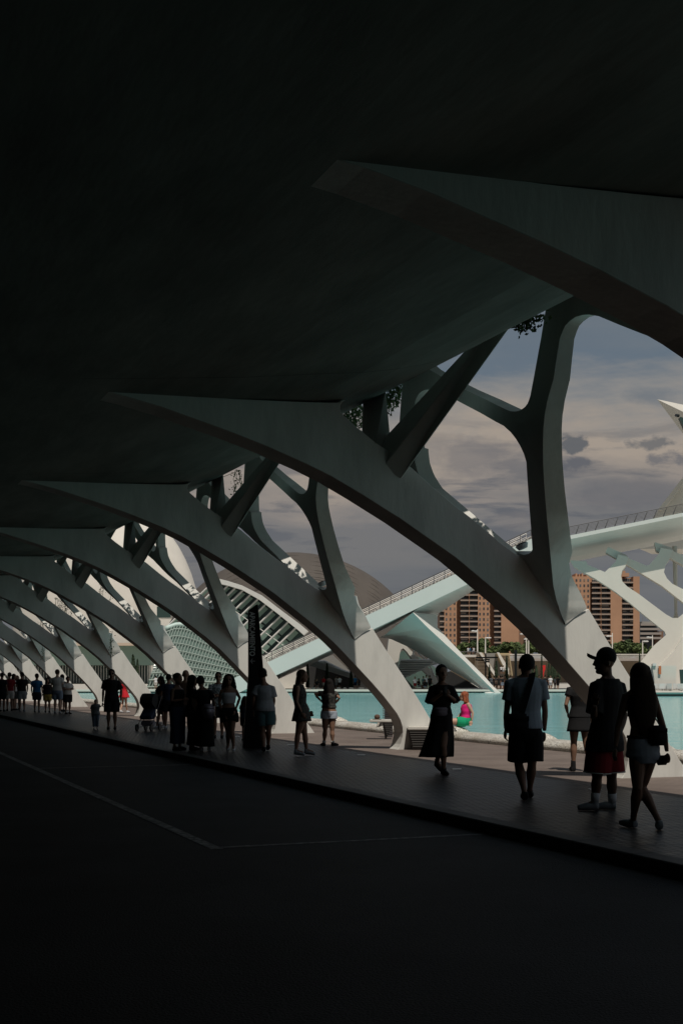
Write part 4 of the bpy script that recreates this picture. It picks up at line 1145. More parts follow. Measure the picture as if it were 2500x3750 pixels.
# ---- cafe at the right
ps = [plate('side_wall', [(2358, 2438), (2474, 2438), (2474, 2506), (2358, 2506)], 127.9, .4, M_PALEW)]
ps.append(plate('poster', [(2410, 2439), (2419, 2439), (2419, 2469), (2410, 2469)], 127.7, .1, M_ORANGE))
ps.append(plate('menu_board', [(2389, 2429), (2401, 2429), (2401, 2438), (2389, 2438)], 127.7, .2, M_PLASTW))
ps.append(plate('glass_screen', [(2486, 2452), (2560, 2452), (2560, 2506), (2490, 2506)], 127.8, .1, M_GDARK))
root_of(ps, 'cafe_kiosk', base_at(2416, 128), "cream cafe wall with a tall orange poster under the leaning trunk", 'kiosk')
bm = bmesh.new(); c = base_at(2385, 127.3)
tube(bm, [c + Vector((0, 0, .5)), c + Vector((0, 0, .8)), c + Vector((0, 0, 1.6)), c + Vector((0, 0, 2.55))], [.20, .27, .20, .05], 9); p1 = obj('folded_canopy', bm, mat("grey_canvas", (.12, .13, .13), rough=.9))
bm = bmesh.new(); bar(bm, c, c + Vector((0, 0, 2.8)), .035, 6); p2 = obj('pole', bm, M_BLACK)
root_of([p1, p2], 'folded_parasol', c, "folded grey parasol standing among the cafe tables", 'parasol')
rnd = random.Random(3)
cm = None
for k, x in enumerate((2382, 2392, 2404, 2417, 2428, 2441, 2452, 2464, 2477, 2490)):
    D = 126.9 + .3 * (k % 3)
    if cm is None:
        bm = bmesh.new(); box(bm, -.24, .24, -.24, .24, .40, .45); box(bm, -.26, .26, -.29, -.24, .45, .95)
        for sx in (-.2, .2):
            for sy in (-.2, .2): box(bm, sx - .02, sx + .02, sy - .02, sy + .02, 0, .40)
        fix(bm, 1e-5); cm = bpy.data.meshes.new('cafe_chair'); bm.to_mesh(cm); bm.free(); cm.materials.append(M_PLASTW)
    o_ = bpy.data.objects.new('cafe_chair', cm); COL.objects.link(o_); o_.location = base_at(x, D); o_.rotation_euler = (0, 0, rnd.uniform(-.6, .6))
    tag(o_, "small pale chair among the cafe tables at the right far shore", 'chair', 'pale chairs of the cafe')
# low loungers and blocks on the far deck
bl = None
for k, (x, w, lb) in enumerate(((1148, 16, "flat white block seat at the left end of the far deck"), (1163, 10, "small white cube seat next to the flat block seat"), (1240, 14, "white block seat right of the cypress between the two women"), (1262, 11, "narrow white block seat behind the standing women"), (1285, 16, "white block seat in front of the stubby cypress"), (1322, 20, "long white block seat at the big arch leg"),
              (2480, 60, "long white bench slab at the right end of the far shore"))):
    bm = bmesh.new(); Db = 156 if x < 2400 else 127.2; c = base_at(x, Db); s_ = w * Db / F_PX / 2
    box(bm, -s_, s_, -.5, .5, .12, .34); box(bm, -s_ * .6, s_ * .6, -.3, .3, 0, .13); fix(bm, 1e-5)
    bmesh.ops.bevel(bm, geom=bm.edges[:], offset=.04, segments=2, affect='EDGES')
    o_ = obj('block_seat', bm, M_PALEW); o_.location = c
    tag(o_, lb, 'seat', 'white seats on the far deck')
# ================================================================ people
def cmat(name, col, rough=.85, bump=.35, sc=9, var=.15):
    return mat(name, col, rough=rough, var=var, vscale=5, bump=bump, bscale=sc, spec=.25)
SKIN = {'tan': mat("skin_tan", (.24, .135, .09), rough=.55, spec=.35), 'light': mat("skin_light", (.52, .32, .23), rough=.5, spec=.35), 'dark': mat("skin_dark", (.10, .055, .035), rough=.5, spec=.35)}
HAIRM = {'black': mat("hair_black", (.010, .008, .007), rough=.7, spec=.15, bump=.6, bscale=40, stretch=(6, 6, .4)), 'brown': mat("hair_brown", (.045, .026, .015), rough=.65, spec=.2, bump=.6, bscale=40, stretch=(6, 6, .4)),
         'ginger': mat("hair_ginger", (.42, .10, .025), rough=.45, bump=.8, bscale=30, stretch=(6, 6, .4), col2=(.16, .035, .01), vscale=12)}
CL = {}
def cloth(key):
    pal = {'black': (.012, .012, .013), 'white': (.62, .63, .65), 'grey': (.30, .32, .34), 'lightblue': (.30, .36, .42), 'blue': (.03, .16, .34), 'navy': (.02, .03, .06), 'denim': (.20, .26, .34),
           'paledenim': (.38, .43, .50), 'red': (.55, .02, .03), 'darkred': (.22, .012, .018), 'yellow': (.35, .26, .06), 'pink': (.75, .02, .20), 'green': (.01, .34, .16), 'teal': (.06, .13, .14),
           'pattern': (.05, .055, .05), 'brown': (.12, .07, .05), 'offwhite': (.55, .53, .50), 'silver': (.22, .20, .24), 'orange': (.5, .18, .05)}
    if key not in CL:
        if key == 'pattern': CL[key] = mat("cloth_pattern", (.06, .058, .05), rough=.9, col2=(.010, .012, .011), vscale=28, vr=(.45, .55))
        else: CL[key] = cmat("cloth_" + key, pal[key])
    return CL[key]

def remesh(bm, vox, smooth=2, name='tmp'):
    me = bpy.data.meshes.new(name); bm.to_mesh(me); bm.free()
    o = bpy.data.objects.new(name, me); COL.objects.link(o)
    md = o.modifiers.new('r', 'REMESH'); md.mode = 'VOXEL'; md.voxel_size = vox; md.adaptivity = 0
    if smooth:
        s = o.modifiers.new('s', 'SMOOTH'); s.factor = .5; s.iterations = smooth
    dg = bpy.context.evaluated_depsgraph_get(); dg.update()
    out = bpy.data.meshes.new_from_object(o.evaluated_get(dg))
    bpy.data.objects.remove(o); bpy.data.meshes.remove(me)
    out.name = name
    out.polygons.foreach_set('use_smooth', [True] * len(out.polygons))
    return out

class Fig:
    def __init__(s, x, foot, h, yaw, D=None, z=0.0, sex='m', build=1.0, lean=0.0, vox=.011):
        s.D = D or F_PX * (EYE - z) / (foot - HOR)
        s.h = h; s.yaw = yaw; s.b = build; s.sex = sex; s.vox = vox; s.z0 = z
        s.pos = Vector(((x - 1250) * s.D / F_PX, s.D, z)); t = R(yaw)
        s.f = Vector((math.sin(t), -math.cos(t), 0)); s.r = Vector((-math.cos(t), -math.sin(t), 0))
        s.J = {'hipR': (.05, 0, .50), 'hipL': (-.05, 0, .50), 'kneeR': (.052, .01, .275), 'kneeL': (-.052, .01, .275), 'ankR': (.055, -.005, .045), 'ankL': (-.055, -.005, .045),
               'shR': (.102, 0, .785), 'shL': (-.102, 0, .785), 'elR': (.135, -.02, .635), 'elL': (-.135, -.02, .635), 'wrR': (.135, .03, .495), 'wrL': (-.135, .03, .495), 'head': (0, .012, .93)}
        if sex == 'f':
            for k, a in (('shR', .095), ('shL', -.095)): s.J[k] = (a * .97, 0, .782)
            for k, a in (('elR', .118), ('elL', -.118)): s.J[k] = (a, -.02, .63)
            for k, a in (('wrR', .12), ('wrL', -.12)): s.J[k] = (a, .03, .49)
        s.hs = 1.15; s._k = 1.0; s.parts = []; s.handopt = {}; s.head_yaw = 0; s.toe = {}
    def P(s, a, b=0, z=0):
        if isinstance(a, (tuple, Vector)): a, b, z = a
        return s.pos + (s.r * a + s.f * b + Vector((0, 0, 1)) * z) * s.h
    def px(s, x, y, b=0.0):
        """joint seen at a photo pixel, b metres nearer the camera"""
        D = s.D - b
        w = px(x, y, D) - s.pos
        return (w.dot(s.r) / s.h, w.dot(s.f) / s.h, w.z / s.h)
    def set(s, **k):
        for a, v in k.items(): s.J[a] = v
        return s
    def ring_loft(s, bm, rings, seg=18):
        """rings: (center local, rx, ry) horizontal ellipses"""
        rr = []
        for c, rx, ry in rings:
            p = s.P(c)
            rr.append([bm.verts.new(p + (s.r * math.cos(t) * rx + s.f * math.sin(t) * ry) * s.h) for t in [2 * math.pi * k / seg for k in range(seg)]])
        for i in range(len(rr) - 1):
            for k in range(seg): face(bm, [rr[i][k], rr[i][(k + 1) % seg], rr[i + 1][(k + 1) % seg], rr[i + 1][k]])
        face(bm, rr[0][::-1]); face(bm, rr[-1])
    def ell(s, bm, c, rx, ry, rz, yaw=0, pitch=0):
        p = s.P(c); t = R(s.yaw + yaw)
        M = Matrix.Translation(p) @ Matrix.Rotation(t + math.pi, 4, 'Z') @ Matrix.Rotation(R(pitch), 4, 'X') @ Matrix.Diagonal((rx * s.h * s._k, ry * s.h * s._k, rz * s.h * s._k, 1))
        bmesh.ops.create_uvsphere(bm, u_segments=16, v_segments=10, radius=1, matrix=M)
    def torso_rings(s, k=0.0, z0=.46, z1=.835):
        b = s.b
        hip = .5 * (Vector(s.J['hipR']) + Vector(s.J['hipL'])); sh = .5 * (Vector(s.J['shR']) + Vector(s.J['shL']))
        f_ = s.sex == 'f'
        prof = [(.44, .070, .055), (.48, .092 if f_ else .086, .066), (.52, .099 if f_ else .089, .070), (.57, .086 if f_ else .083, .060), (.625, .070 if f_ else .079, .052), (.68, .080 if f_ else .088, .060), (.73, .088 if f_ else .097, .072 if f_ else .068),
                (.765, .090 if f_ else .100, .062), (.795, .076 if f_ else .084, .050), (.818, .056, .042), (.838, .036, .034)]
        out = []
        w = abs(s.J['shR'][0] - s.J['shL'][0]) / (.184 if f_ else .204); w = max(.55, min(1, w))
        for z, rx, ry in prof:
            if z < z0 - 1e-6 or z > z1 + 1e-6: continue
            t = (z - .50) / (.785 - .50); base = hip.lerp(sh, t) if hip.z > .3 else hip.lerp(sh, t)
            c = (base.x, base.y, hip.z + (sh.z - hip.z) * t)
            bb = 1 + (b - 1) * (1.3 if z < .7 else .9)
            out.append((c, rx * bb * (w if z > .7 else 1) + k, ry * bb + k))
        return out
    def tubeJ(s, bm, keys, rad, seg=12):
        tube(bm, [s.P(s.J[q]) if isinstance(q, str) else s.P(q) for q in keys], [r * s.h for r in rad], seg)
    def mid(s, a, b, t): return tuple(Vector(s.J[a]).lerp(Vector(s.J[b]), t))
    def body(s, skin='tan', fine=True, feet=True):
        bm = bmesh.new(); b = s.b; g = .9 if s.sex == 'f' else 1.0
        s.ring_loft(bm, s.torso_rings())
        sh = .5 * (Vector(s.J['shR']) + Vector(s.J['shL'])); hd = Vector(s.J['head'])
        for q in 'RL':
            s.tubeJ(bm, ['hip' + q, s.mid('hip' + q, 'knee' + q, .35), s.mid('hip' + q, 'knee' + q, .8), 'knee' + q, s.mid('knee' + q, 'ank' + q, .3), s.mid('knee' + q, 'ank' + q, .75), 'ank' + q],
                    [.052 * b, .050 * b, .037 * b, .031, .034 * b, .021, .019])
            e = s.J['ank' + q]; t = s.toe.get(q, (0, .085, -.028)); tube(bm, [s.P(e), s.P(e[0] + t[0], e[1] + t[1], max(.012, e[2] + t[2]))], [.02 * s.h, .015 * s.h], 8)
            sj = s.J['sh' + q]; si = (sj[0] * .5 + sh.x * .5, sj[1] * .5 + sh.y * .5, sj[2] + .016)
            s.tubeJ(bm, [si, 'sh' + q, s.mid('sh' + q, 'el' + q, .3), 'el' + q, s.mid('el' + q, 'wr' + q, .3), 'wr' + q], [.024 * g, .030 * g * b, .027 * g * b, .021 * g, .022 * g, .0135 * g])
            s.hand(bm, q, fine)
        tube(bm, [s.P((sh.x, sh.y, sh.z)), s.P((sh.x * .5 + hd.x * .5, sh.y * .5 + hd.y * .5 - .004, (sh.z + hd.z) / 2)), s.P((hd.x, hd.y - .01, hd.z - .02))], [.040 * s.h * g, .031 * s.h * g, .030 * s.h], 12)
        for q in 'RL':
            sj = s.J['sh' + q]; tube(bm, [s.P(sj[0] * .75 + sh.x * .25, sj[1], sj[2] + .012), s.P(sh.x, sh.y, sh.z + .052)], [.020 * s.h, .030 * s.h], 8)
        # head: skull, jaw, nose, lips, brow, ears
        hy = s.head_yaw
        def hp(dx, dy, dz):
            dx, dy, dz = dx * s.hs, dy * s.hs, dz * s.hs; t = R(hy); return (hd.x + dx * math.cos(t) - dy * math.sin(t), hd.y + dx * math.sin(t) + dy * math.cos(t), hd.z + dz)
        s.hp = hp
        s._k = s.hs / 1.13
        s.ell(bm, hp(0, -.004, .012), .048, .060, .056, -hy); s.ell(bm, hp(0, .012, -.025), .038, .043, .045, -hy); s.ell(bm, hp(0, .028, -.048), .022, .020, .016, -hy)
        s.ell(bm, hp(0, .049, -.006), .008, .013, .019, -hy, 0); s.ell(bm, hp(0, .055, -.013), .0085, .010, .008, -hy)
        tube(bm, [s.P(hp(-.012, .044, -.033)), s.P(hp(0, .0485, -.032)), s.P(hp(.012, .044, -.033))], .006 * s.h, 6)
        tube(bm, [s.P(hp(-.025, .037, .012)), s.P(hp(0, .045, .014)), s.P(hp(.025, .037, .012))], .007 * s.h, 6)
        for sx in (-1, 1): s.ell(bm, hp(.043 * sx, -.006, -.006), .008, .014, .020, -hy)
        me = remesh(bm, s.vox if fine else .02, 2, 'body')
        o = obj('body', me, SKIN[skin]); s.parts.append(o); return s
    def hand(s, bm, q, fine):
        e = s.P(s.J['el' + q]); w = s.P(s.J['wr' + q]); d = (w - e).normalized(); o_ = s.handopt.get(q, {})
        d = Vector(o_['dir']).normalized() if 'dir' in o_ else d
        n = s.r * (1 if q == 'R' else -1)          # back of the hand looks outwards
        n = (n - d * n.dot(d)).normalized(); side = d.cross(n).normalized()      # across the palm
        if side.dot(s.f) < 0: side = -side         # thumb to the front
        L = .105 * s.h * (.93 if s.sex == 'f' else 1)
        pal = w + d * L * .42
        M = Matrix((side, n, d)).transposed().to_4x4(); M = Matrix.Translation(pal) @ M @ Matrix.Diagonal((L * .26, L * .12, L * .33, 1))
        bmesh.ops.create_uvsphere(bm, u_segments=12, v_segments=8, radius=1, matrix=M)
        curl = o_.get('curl', .35)
        if not fine:
            tube(bm, [w + d * L * .4, w + d * L * .95 - n * L * curl * .5], [L * .16, L * .09], 6); return
        for k, (off, ln) in enumerate(((.19, .42), (.065, .48), (-.06, .45), (-.18, .35))):
            p0 = w + d * L * .50 + side * L * off; a = curl * (.9 + .12 * k)
            p1 = p0 + (d * math.cos(a * .5) - n * math.sin(a * .5)) * L * ln * .42 + side * off * L * .10
            p2 = p1 + (d * math.cos(a * 1.6) - n * math.sin(a * 1.6)) * L * ln * .32
            p3 = p2 + (d * math.cos(a * 2.6) - n * math.sin(a * 2.6)) * L * ln * .26
            tube(bm, [p0, p1, p2, p3], [L * .050, L * .047, L * .043, L * .036], 7)
        t0 = w + d * L * .16 + side * L * .17
        t1 = t0 + (d * .75 + side * .55 - n * .25).normalized() * L * .24; t2 = t1 + (d * .9 + side * .12 - n * .35).normalized() * L * .20
        tube(bm, [t0, t1, t2], [L * .065, L * .055, L * .042], 7)
    def top(s, col, sleeve=.55, z0=.50, neck=.828, loose=.010, mat_=None, name='shirt', hem=0.0):
        bm = bmesh.new(); rg = s.torso_rings(loose, z0, neck)
        if hem: rg = [(c, rx + hem * max(0, (.60 - c[2]) / .12), ry + hem * max(0, (.60 - c[2]) / .12)) for c, rx, ry in rg]
        s.ring_loft(bm, rg)
        if sleeve > 0:
            sh = .5 * (Vector(s.J['shR']) + Vector(s.J['shL']))
            for q in 'RL':
                sj = s.J['sh' + q]; si = (sj[0] * .5 + sh.x * .5, sj[1] * .5 + sh.y * .5, sj[2] + .010)
                if sleeve <= 1:
                    e = s.mid('sh' + q, 'el' + q, sleeve); tube(bm, [s.P(si), s.P(sj), s.P(e)], [(.030 + loose * .3) * s.h, (.036 + loose * .4) * s.h, (.033 + loose * .8) * s.h * (1 if s.sex == 'm' else .92)], 14)
                else:
                    e = s.mid('el' + q, 'wr' + q, sleeve - 1); tube(bm, [s.P(si), s.P(sj), s.P(s.J['el' + q]), s.P(e)], [.030 * s.h, (.035 + loose * .4) * s.h, (.029 + loose * .6) * s.h, (.023 + loose * .5) * s.h], 14)
        o = obj(name, remesh(bm, max(s.vox, .011), 2, name), mat_ or cloth(col)); s.parts.append(o); return s
    def shorts(s, col, ln=.75, loose=.012, z1=.60, flare=.0, name='shorts'):
        bm = bmesh.new()
        s.ring_loft(bm, [x for x in s.torso_rings(loose * .8, .44, z1)])
        for q in 'RL':
            if ln <= 1:
                pts = ['hip' + q, s.mid('hip' + q, 'knee' + q, ln * .5), s.mid('hip' + q, 'knee' + q, ln)]; rad = [(.054 * s.b + loose), (.052 * s.b + loose + flare * .5), (.046 * s.b + loose + flare)]
            else:
                e = s.mid('knee' + q, 'ank' + q, ln - 1); pts = ['hip' + q, s.mid('hip' + q, 'knee' + q, .5), 'knee' + q, e]; rad = [.054 * s.b + loose, .048 * s.b + loose, .035 * s.b + loose + flare * .4, .027 + loose + flare]
            s.tubeJ(bm, pts, rad, 16)
        o = obj(name, remesh(bm, max(s.vox, .011), 2, name), cloth(col)); s.parts.append(o); return s
    def skirt(s, col, z0, w0, d0, z1=.62, name='skirt', cx=0.0, cy=0.0, folds=0, mat_=None):
        """flared skirt from the waist to height z0, half width w0, half depth d0"""
        bm = bmesh.new(); hip = .5 * (Vector(s.J['hipR']) + Vector(s.J['hipL'])); seg = 36; rr = []
        wr = .078 * s.b
        for i in range(9):
            t = i / 8.0; z = z1 + (z0 - z1) * t; e = t ** .8
            rx = wr + (w0 - wr) * e; ry = .060 * s.b + (d0 - .060) * e
            if z < .56 and z > .44: rx = max(rx, .104 * s.b); ry = max(ry, .076 * s.b)
            c = s.P((hip.x + cx * t * t, hip.y + cy * t * t, z)); ring = []
            for k in range(seg):
                a = 2 * math.pi * k / seg; w_ = 1 + (.09 * t * math.sin(a * folds + 1.3) if folds else 0)
                ring.append(bm.verts.new(c + (s.r * math.cos(a) * rx * w_ + s.f * math.sin(a) * ry * w_) * s.h))
            rr.append(ring)
        for i in range(8):
            for k in range(seg): face(bm, [rr[i][k], rr[i + 1][k], rr[i + 1][(k + 1) % seg], rr[i][(k + 1) % seg]])
        face(bm, rr[0]); face(bm, rr[-1][::-1]); fix(bm)
        o = obj(name, bm, mat_ or cloth(col), smooth=True); s.parts.append(o); return s
    def shoes(s, col, high=.0, name='shoe', sole='offwhite'):
        for q in 'RL':
            e = Vector(s.J['ank' + q]); t = s.toe.get(q, (0, .085, -.028)); tv = Vector((t[0], t[1], 0)); 
            if tv.length < .02: tv = Vector((0, .05, 0))
            u = tv.normalized(); gz = max(0.0, e[2] - .045); drop = t[2] + .028
            bm = bmesh.new(); heel = s.P(e[0] - u.x * .022, e[1] - u.y * .022, gz + .022); midp = s.P(e[0] + u.x * .045, e[1] + u.y * .045, max(.02, gz * .6 + .024)); toe = s.P(e[0] + u.x * .105, e[1] + u.y * .105, max(.016, gz + .016 + drop - (gz * .8)))
            tube(bm, [heel, midp, toe], [.026 * s.h, .027 * s.h, .017 * s.h], 10)
            tube(bm, [s.P(e[0], e[1], e[2] + .012 + high), s.P(e[0], e[1], gz + .02)], [.024 * s.h, .027 * s.h], 10)
            me = remesh(bm, .012, 2, name); zmin = s.z0 + (gz * s.h * .3)
            for v in me.vertices:
                if v.co.z < s.z0 + .004: v.co.z = s.z0 + .004
            o = obj(name, me, cloth(col)); s.parts.append(o)
        return s
    def socks(s, col='white', top=.12):
        for q in 'RL':
            bm = bmesh.new(); e = s.J['ank' + q]; k = s.mid('ank' + q, 'knee' + q, top / .25)
            tube(bm, [s.P(e), s.P(k)], [.024 * s.h, .030 * s.h], 12); s.parts.append(obj('sock', bm, cloth(col), smooth=True))
        return s
    def hair(s, kind, col='black', to=.70, w=1.0):
        bm = bmesh.new(); hp = s.hp; hy = s.head_yaw
        s.ell(bm, hp(0, -.012, .018), .054, .063, .059, -hy)
        if kind == 'short': s.ell(bm, hp(0, -.018, .010), .051, .054, .048, -hy)
        if kind == 'curly':
            rn = random.Random(2)
            for k in range(26):
                a = rn.uniform(0, 6.28); zz = rn.uniform(-.09, .07); rr = .048
                s.ell(bm, hp(math.cos(a) * rr * w, -.02 + min(.02, math.sin(a) * rr), zz), .022, .022, .024)
        if kind in ('long', 'curly'):
            n = 18; z0 = .0
            for k in range(n + 1):
                t = k / n; z = .03 + (to - (s.J['head'][2] + .03)) * t
                s.ell(bm, hp(0, -.030 - .022 * math.sin(min(1, t * 1.6) * math.pi / 2), z), (.046 + .022 * math.sin(t * 2.6)) * w * (1 - .35 * max(0, t - .7) / .3), .026, .034, -hy)
            for sx in (-1, 1):
                tube(bm, [s.P(hp(.040 * sx, .0, .03)), s.P(hp(.047 * sx, -.008, -.02)), s.P(hp(.050 * sx * w, -.018, -.08))], [.014 * s.h, .018 * s.h, .018 * s.h], 8)
        if kind == 'bun':
            s.ell(bm, hp(0, -.045, .045), .026, .026, .026)
        if kind == 'updo':
            s.ell(bm, hp(0, -.036, .022), .046, .040, .042, -hy)
        o = obj('hair', remesh(bm, .011, 3, 'hair'), HAIRM[col]); s.parts.append(o); return s
    def cap(s, col='black'):
        bm = bmesh.new(); hp = s.hp; s.ell(bm, hp(0, -.006, .024), .055, .066, .056, -s.head_yaw)
        me = remesh(bm, .009, 2, 'cap')
        bm = bmesh.new(); up_, dn_ = [], []
        for k in range(13):
            a = math.pi * k / 12.0; x_ = math.cos(a) * .044; y_ = .036 + math.sin(a) * .052; z_ = .030 + math.sin(a) * .005 - math.cos(a) ** 2 * .016
            up_.append(s.P(hp(x_, y_, z_ + .007))); dn_.append(s.P(hp(x_, y_, z_ - .006)))
        prism(bm, up_, dn_); fix(bm, 1e-5); s.parts.append(obj('brim', bm, cloth(col)))
        o = obj('cap', me, cloth(col)); s.parts.append(o); return s
    def sunglasses(s):
        bm = bmesh.new()
        for sx in (-1, 1): s.ell(bm, s.hp(.018 * sx, .046, .003), .015, .006, .012, -s.head_yaw)
        tube(bm, [s.P(s.hp(-.044, .0, .006)), s.P(s.hp(-.036, .038, .006)), s.P(s.hp(.036, .038, .006)), s.P(s.hp(.044, 0, .006))], .003 * s.h, 5)
        s.parts.append(obj('sunglasses', bm, M_BLACK)); return s
    def strap(s, pts, w, col='black', name='bag_strap'):
        bm = bmesh.new(); q = [s.P(p) for p in pts]
        for i in range(len(q) - 1):
            d = (q[i + 1] - q[i]).normalized(); n = s.f; sd = d.cross(n).normalized() * w / 2
            hexa(bm, [q[i] - sd - n * .004, q[i] + sd - n * .004, q[i] + sd + n * .004, q[i] - sd + n * .004, q[i + 1] - sd - n * .004, q[i + 1] + sd - n * .004, q[i + 1] + sd + n * .004, q[i + 1] - sd + n * .004])
        fix(bm, 1e-5); s.parts.append(obj(name, bm, cloth(col))); return s
    def done(s, label, group=None, extra=()):
        e = empty('person', s.pos, label, 'person', group); reparent_at(e, s.parts); return e
def bagbox(name, c, sx, sy, sz, yaw, material, label, cat, bev=.02, flap=True):
    T = Matrix.Translation(c) @ Matrix.Rotation(yaw, 4, 'Z')
    bm = bmesh.new(); box(bm, -sx / 2, sx / 2, -sy / 2, sy / 2, -sz / 2, sz / 2, M=T); fix(bm, 1e-5)
    bmesh.ops.bevel(bm, geom=bm.edges[:], offset=min(bev, sy * .4), segments=3, affect='EDGES')
    a = obj('pouch', bm, material, smooth=True); ps = [a]
    if flap:
        bm = bmesh.new(); box(bm, -sx / 2 - .004, sx / 2 + .004, -sy / 2 - .006, sy / 2 + .004, sz * .02, sz / 2 + .004, M=T); fix(bm, 1e-5)
        bmesh.ops.bevel(bm, geom=bm.edges[:], offset=min(bev, sy * .4), segments=2, affect='EDGES'); ps.append(obj('flap', bm, material, smooth=True))
    return root_of(ps, name, Vector(c), label, cat)

# ---- the woman with long hair in pale denim shorts, nearest the camera
p = Fig(2358, 3036, 1.66, 196, sex='f', vox=.0075)
p.set(shR=p.px(2390, 2550), shL=p.px(2290, 2550), hipR=p.px(2378, 2752), hipL=p.px(2330, 2752), kneeR=p.px(2348, 2885, -.05), kneeL=p.px(2332, 2885, .06), ankR=p.px(2412, 3010, .12), ankL=p.px(2316, 3008, -.12),
      elR=p.px(2428, 2668), wrR=p.px(2440, 2752, .05), elL=p.px(2262, 2660), wrL=p.px(2252, 2735, .05), head=p.px(2336, 2474))
p.toe = {'R': (.04, .075, -.02), 'L': (-.03, .08, -.02)}; p.handopt = {'R': {'curl': .8}, 'L': {'curl': .4}}; p.head_yaw = 12; p.hs = 1.2
p.body('tan').top('black', sleeve=0, z0=.66, neck=.80, loose=.006, name='crop_top').shorts('paledenim', ln=.16, loose=.012, z1=.575, flare=.012).hair('long', 'brown', to=.655, w=1.08).shoes('grey')
bm = bmesh.new(); p.ring_loft(bm, [(c, rx + .016, ry + .016) for c, rx, ry in p.torso_rings(0, .57, .57)] + [((c[0], c[1], c[2] + .016), rx + .013, ry + .013) for c, rx, ry in p.torso_rings(0, .57, .57)], 28); fix(bm); p.parts.append(obj('belt', bm, cloth('black'), smooth=True))
p.strap([(-.07, -.07, .80), (.02, -.075, .70), (.11, -.03, .60)], .012)
p.done("woman with long straight hair in black crop top and pale denim shorts, rightmost figure")
bagbox('shoulder_bag', p.P(p.px(2406, 2694, .10)), .20, .09, .20, R(20), cloth('black'), "black bag hanging at the right hip of the long haired woman", 'bag', .03)
bagbox('wallet', p.P(p.px(2422, 2784, .03)), .13, .03, .10, R(30), cloth('black'), "small dark wallet with a dangling wrist strap in the long haired woman's hand", 'wallet', .01, False)

# ---- tall man with a cap
p = Fig(2208, 2966, 1.88, 232, vox=.0078)
p.set(shR=p.px(2262, 2512, -.12), shL=p.px(2184, 2510, .12), hipR=p.px(2232, 2735, -.05), hipL=p.px(2192, 2735, .06), kneeR=p.px(2238, 2850, -.04), kneeL=p.px(2184, 2850, .05), ankR=p.px(2240, 2942, -.06), ankL=p.px(2176, 2940, .08),
      elR=p.px(2284, 2625, -.1), wrR=p.px(2262, 2700, .05), elL=p.px(2172, 2630, .20), wrL=p.px(2176, 2585, .36), head=p.px(2214, 2423))
p.toe = {'R': (-.05, .075, -.028), 'L': (-.05, .07, -.028)}; p.head_yaw = 38; p.hs = 1.27
p.body('dark').top('black', sleeve=.85, z0=.48, loose=.026, hem=.012).shorts('darkred', ln=.80, loose=.022, flare=.018).socks('white', .10).shoes('grey').cap('black')
for q in 'RL':
    bm = bmesh.new(); a = p.P(p.mid('hip' + q, 'knee' + q, .795)); b_ = p.P(p.mid('hip' + q, 'knee' + q, .83)); r_ = (.046 + .022 + .020) * p.h
    tube(bm, [a, b_], [r_, r_], 20); p.parts.append(obj('hem_stripe', bm, cloth('offwhite'), smooth=True))
p.done("tall man in a black cap and dark red shorts looking left")

# ---- man with a shoulder bag, seen from behind
p = Fig(1920, 2928, 1.79, 180, vox=.0078, build=1.06)
p.set(shR=p.px(1980, 2502), shL=p.px(1868, 2502), hipR=p.px(1948, 2680), hipL=p.px(1902, 2680), kneeR=p.px(1946, 2800, .02), kneeL=p.px(1898, 2800, -.05), ankR=p.px(1938, 2898, -.16), ankL=p.px(1920, 2905, .10),
      elR=p.px(1994, 2600, -.03), wrR=p.px(1992, 2676, -.10), elL=p.px(1854, 2604, -.03), wrL=p.px(1850, 2668, -.10), head=p.px(1927, 2437))
p.toe = {'R': (.02, .08, -.02), 'L': (0, .08, -.02)}; p.hs = 1.2
p.body('tan').top('lightblue', sleeve=.62, z0=.50, loose=.018, hem=.010, name='t_shirt').shorts('black', ln=.90, loose=.020, flare=.014).hair('short', 'black').shoes('black')
bm = bmesh.new(); bb = [p.px(1948, 2464, .08), p.px(1944, 2490, .17), p.px(1928, 2545, .18), p.px(1912, 2600, .18), p.px(1900, 2645, .20)]
for i in range(len(bb) - 1):
    a, b_ = p.P(bb[i]), p.P(bb[i + 1]); s_ = Vector((.042, 0, .012)); n_ = Vector((0, .012, 0))
    hexa(bm, [a - s_, a + s_, a + s_ + n_, a - s_ + n_, b_ - s_, b_ + s_, b_ + s_ + n_, b_ - s_ + n_])
fix(bm, 1e-5); p.parts.append(obj('bag_strap', bm, cloth('black')))
p.done("man seen from behind in pale tee and dark shorts with a strap across his back")
bagbox('shoulder_bag', p.P(p.px(1890, 2650, .20)), .30, .10, .24, R(-8), cloth('black'), "black shoulder bag resting on the left hip of the man in the pale tee", 'bag', .03)

# ---- woman in the long black dress looking at her phone
p = Fig(1622, 2838, 1.74, 15, sex='f', vox=.0085)
p.set(shR=p.px(1585, 2522), shL=p.px(1648, 2522), hipR=p.px(1604, 2640), hipL=p.px(1628, 2640), kneeR=p.px(1606, 2745, -.25), kneeL=p.px(1622, 2735, .15), ankR=p.px(1600, 2790, -.55), ankL=p.px(1624, 2822, .05),
      elR=p.px(1568, 2575, .05), wrR=p.px(1618, 2540, .24), elL=p.px(1672, 2572, .05), wrL=p.px(1636, 2542, .24), head=p.px(1617, 2464, .05))
p.handopt = {'R': {'curl': .9, 'dir': (.7, -.3, .3)}, 'L': {'curl': .9, 'dir': (-.7, -.3, .3)}}
p.body('tan').top('black', sleeve=1.0, z0=.57, loose=.014, name='dress_bodice').skirt('black', .165, .155, .12, z1=.60, name='dress_skirt', cx=.045, cy=-.03, folds=7).hair('updo', 'black').shoes('black', high=.02)
p.strap([(-.05, .075, .80), (-.01, .095, .66), (.01, .10, .58)], .008)
p.done("woman in a long black dress looking down at her phone in front of the pool")
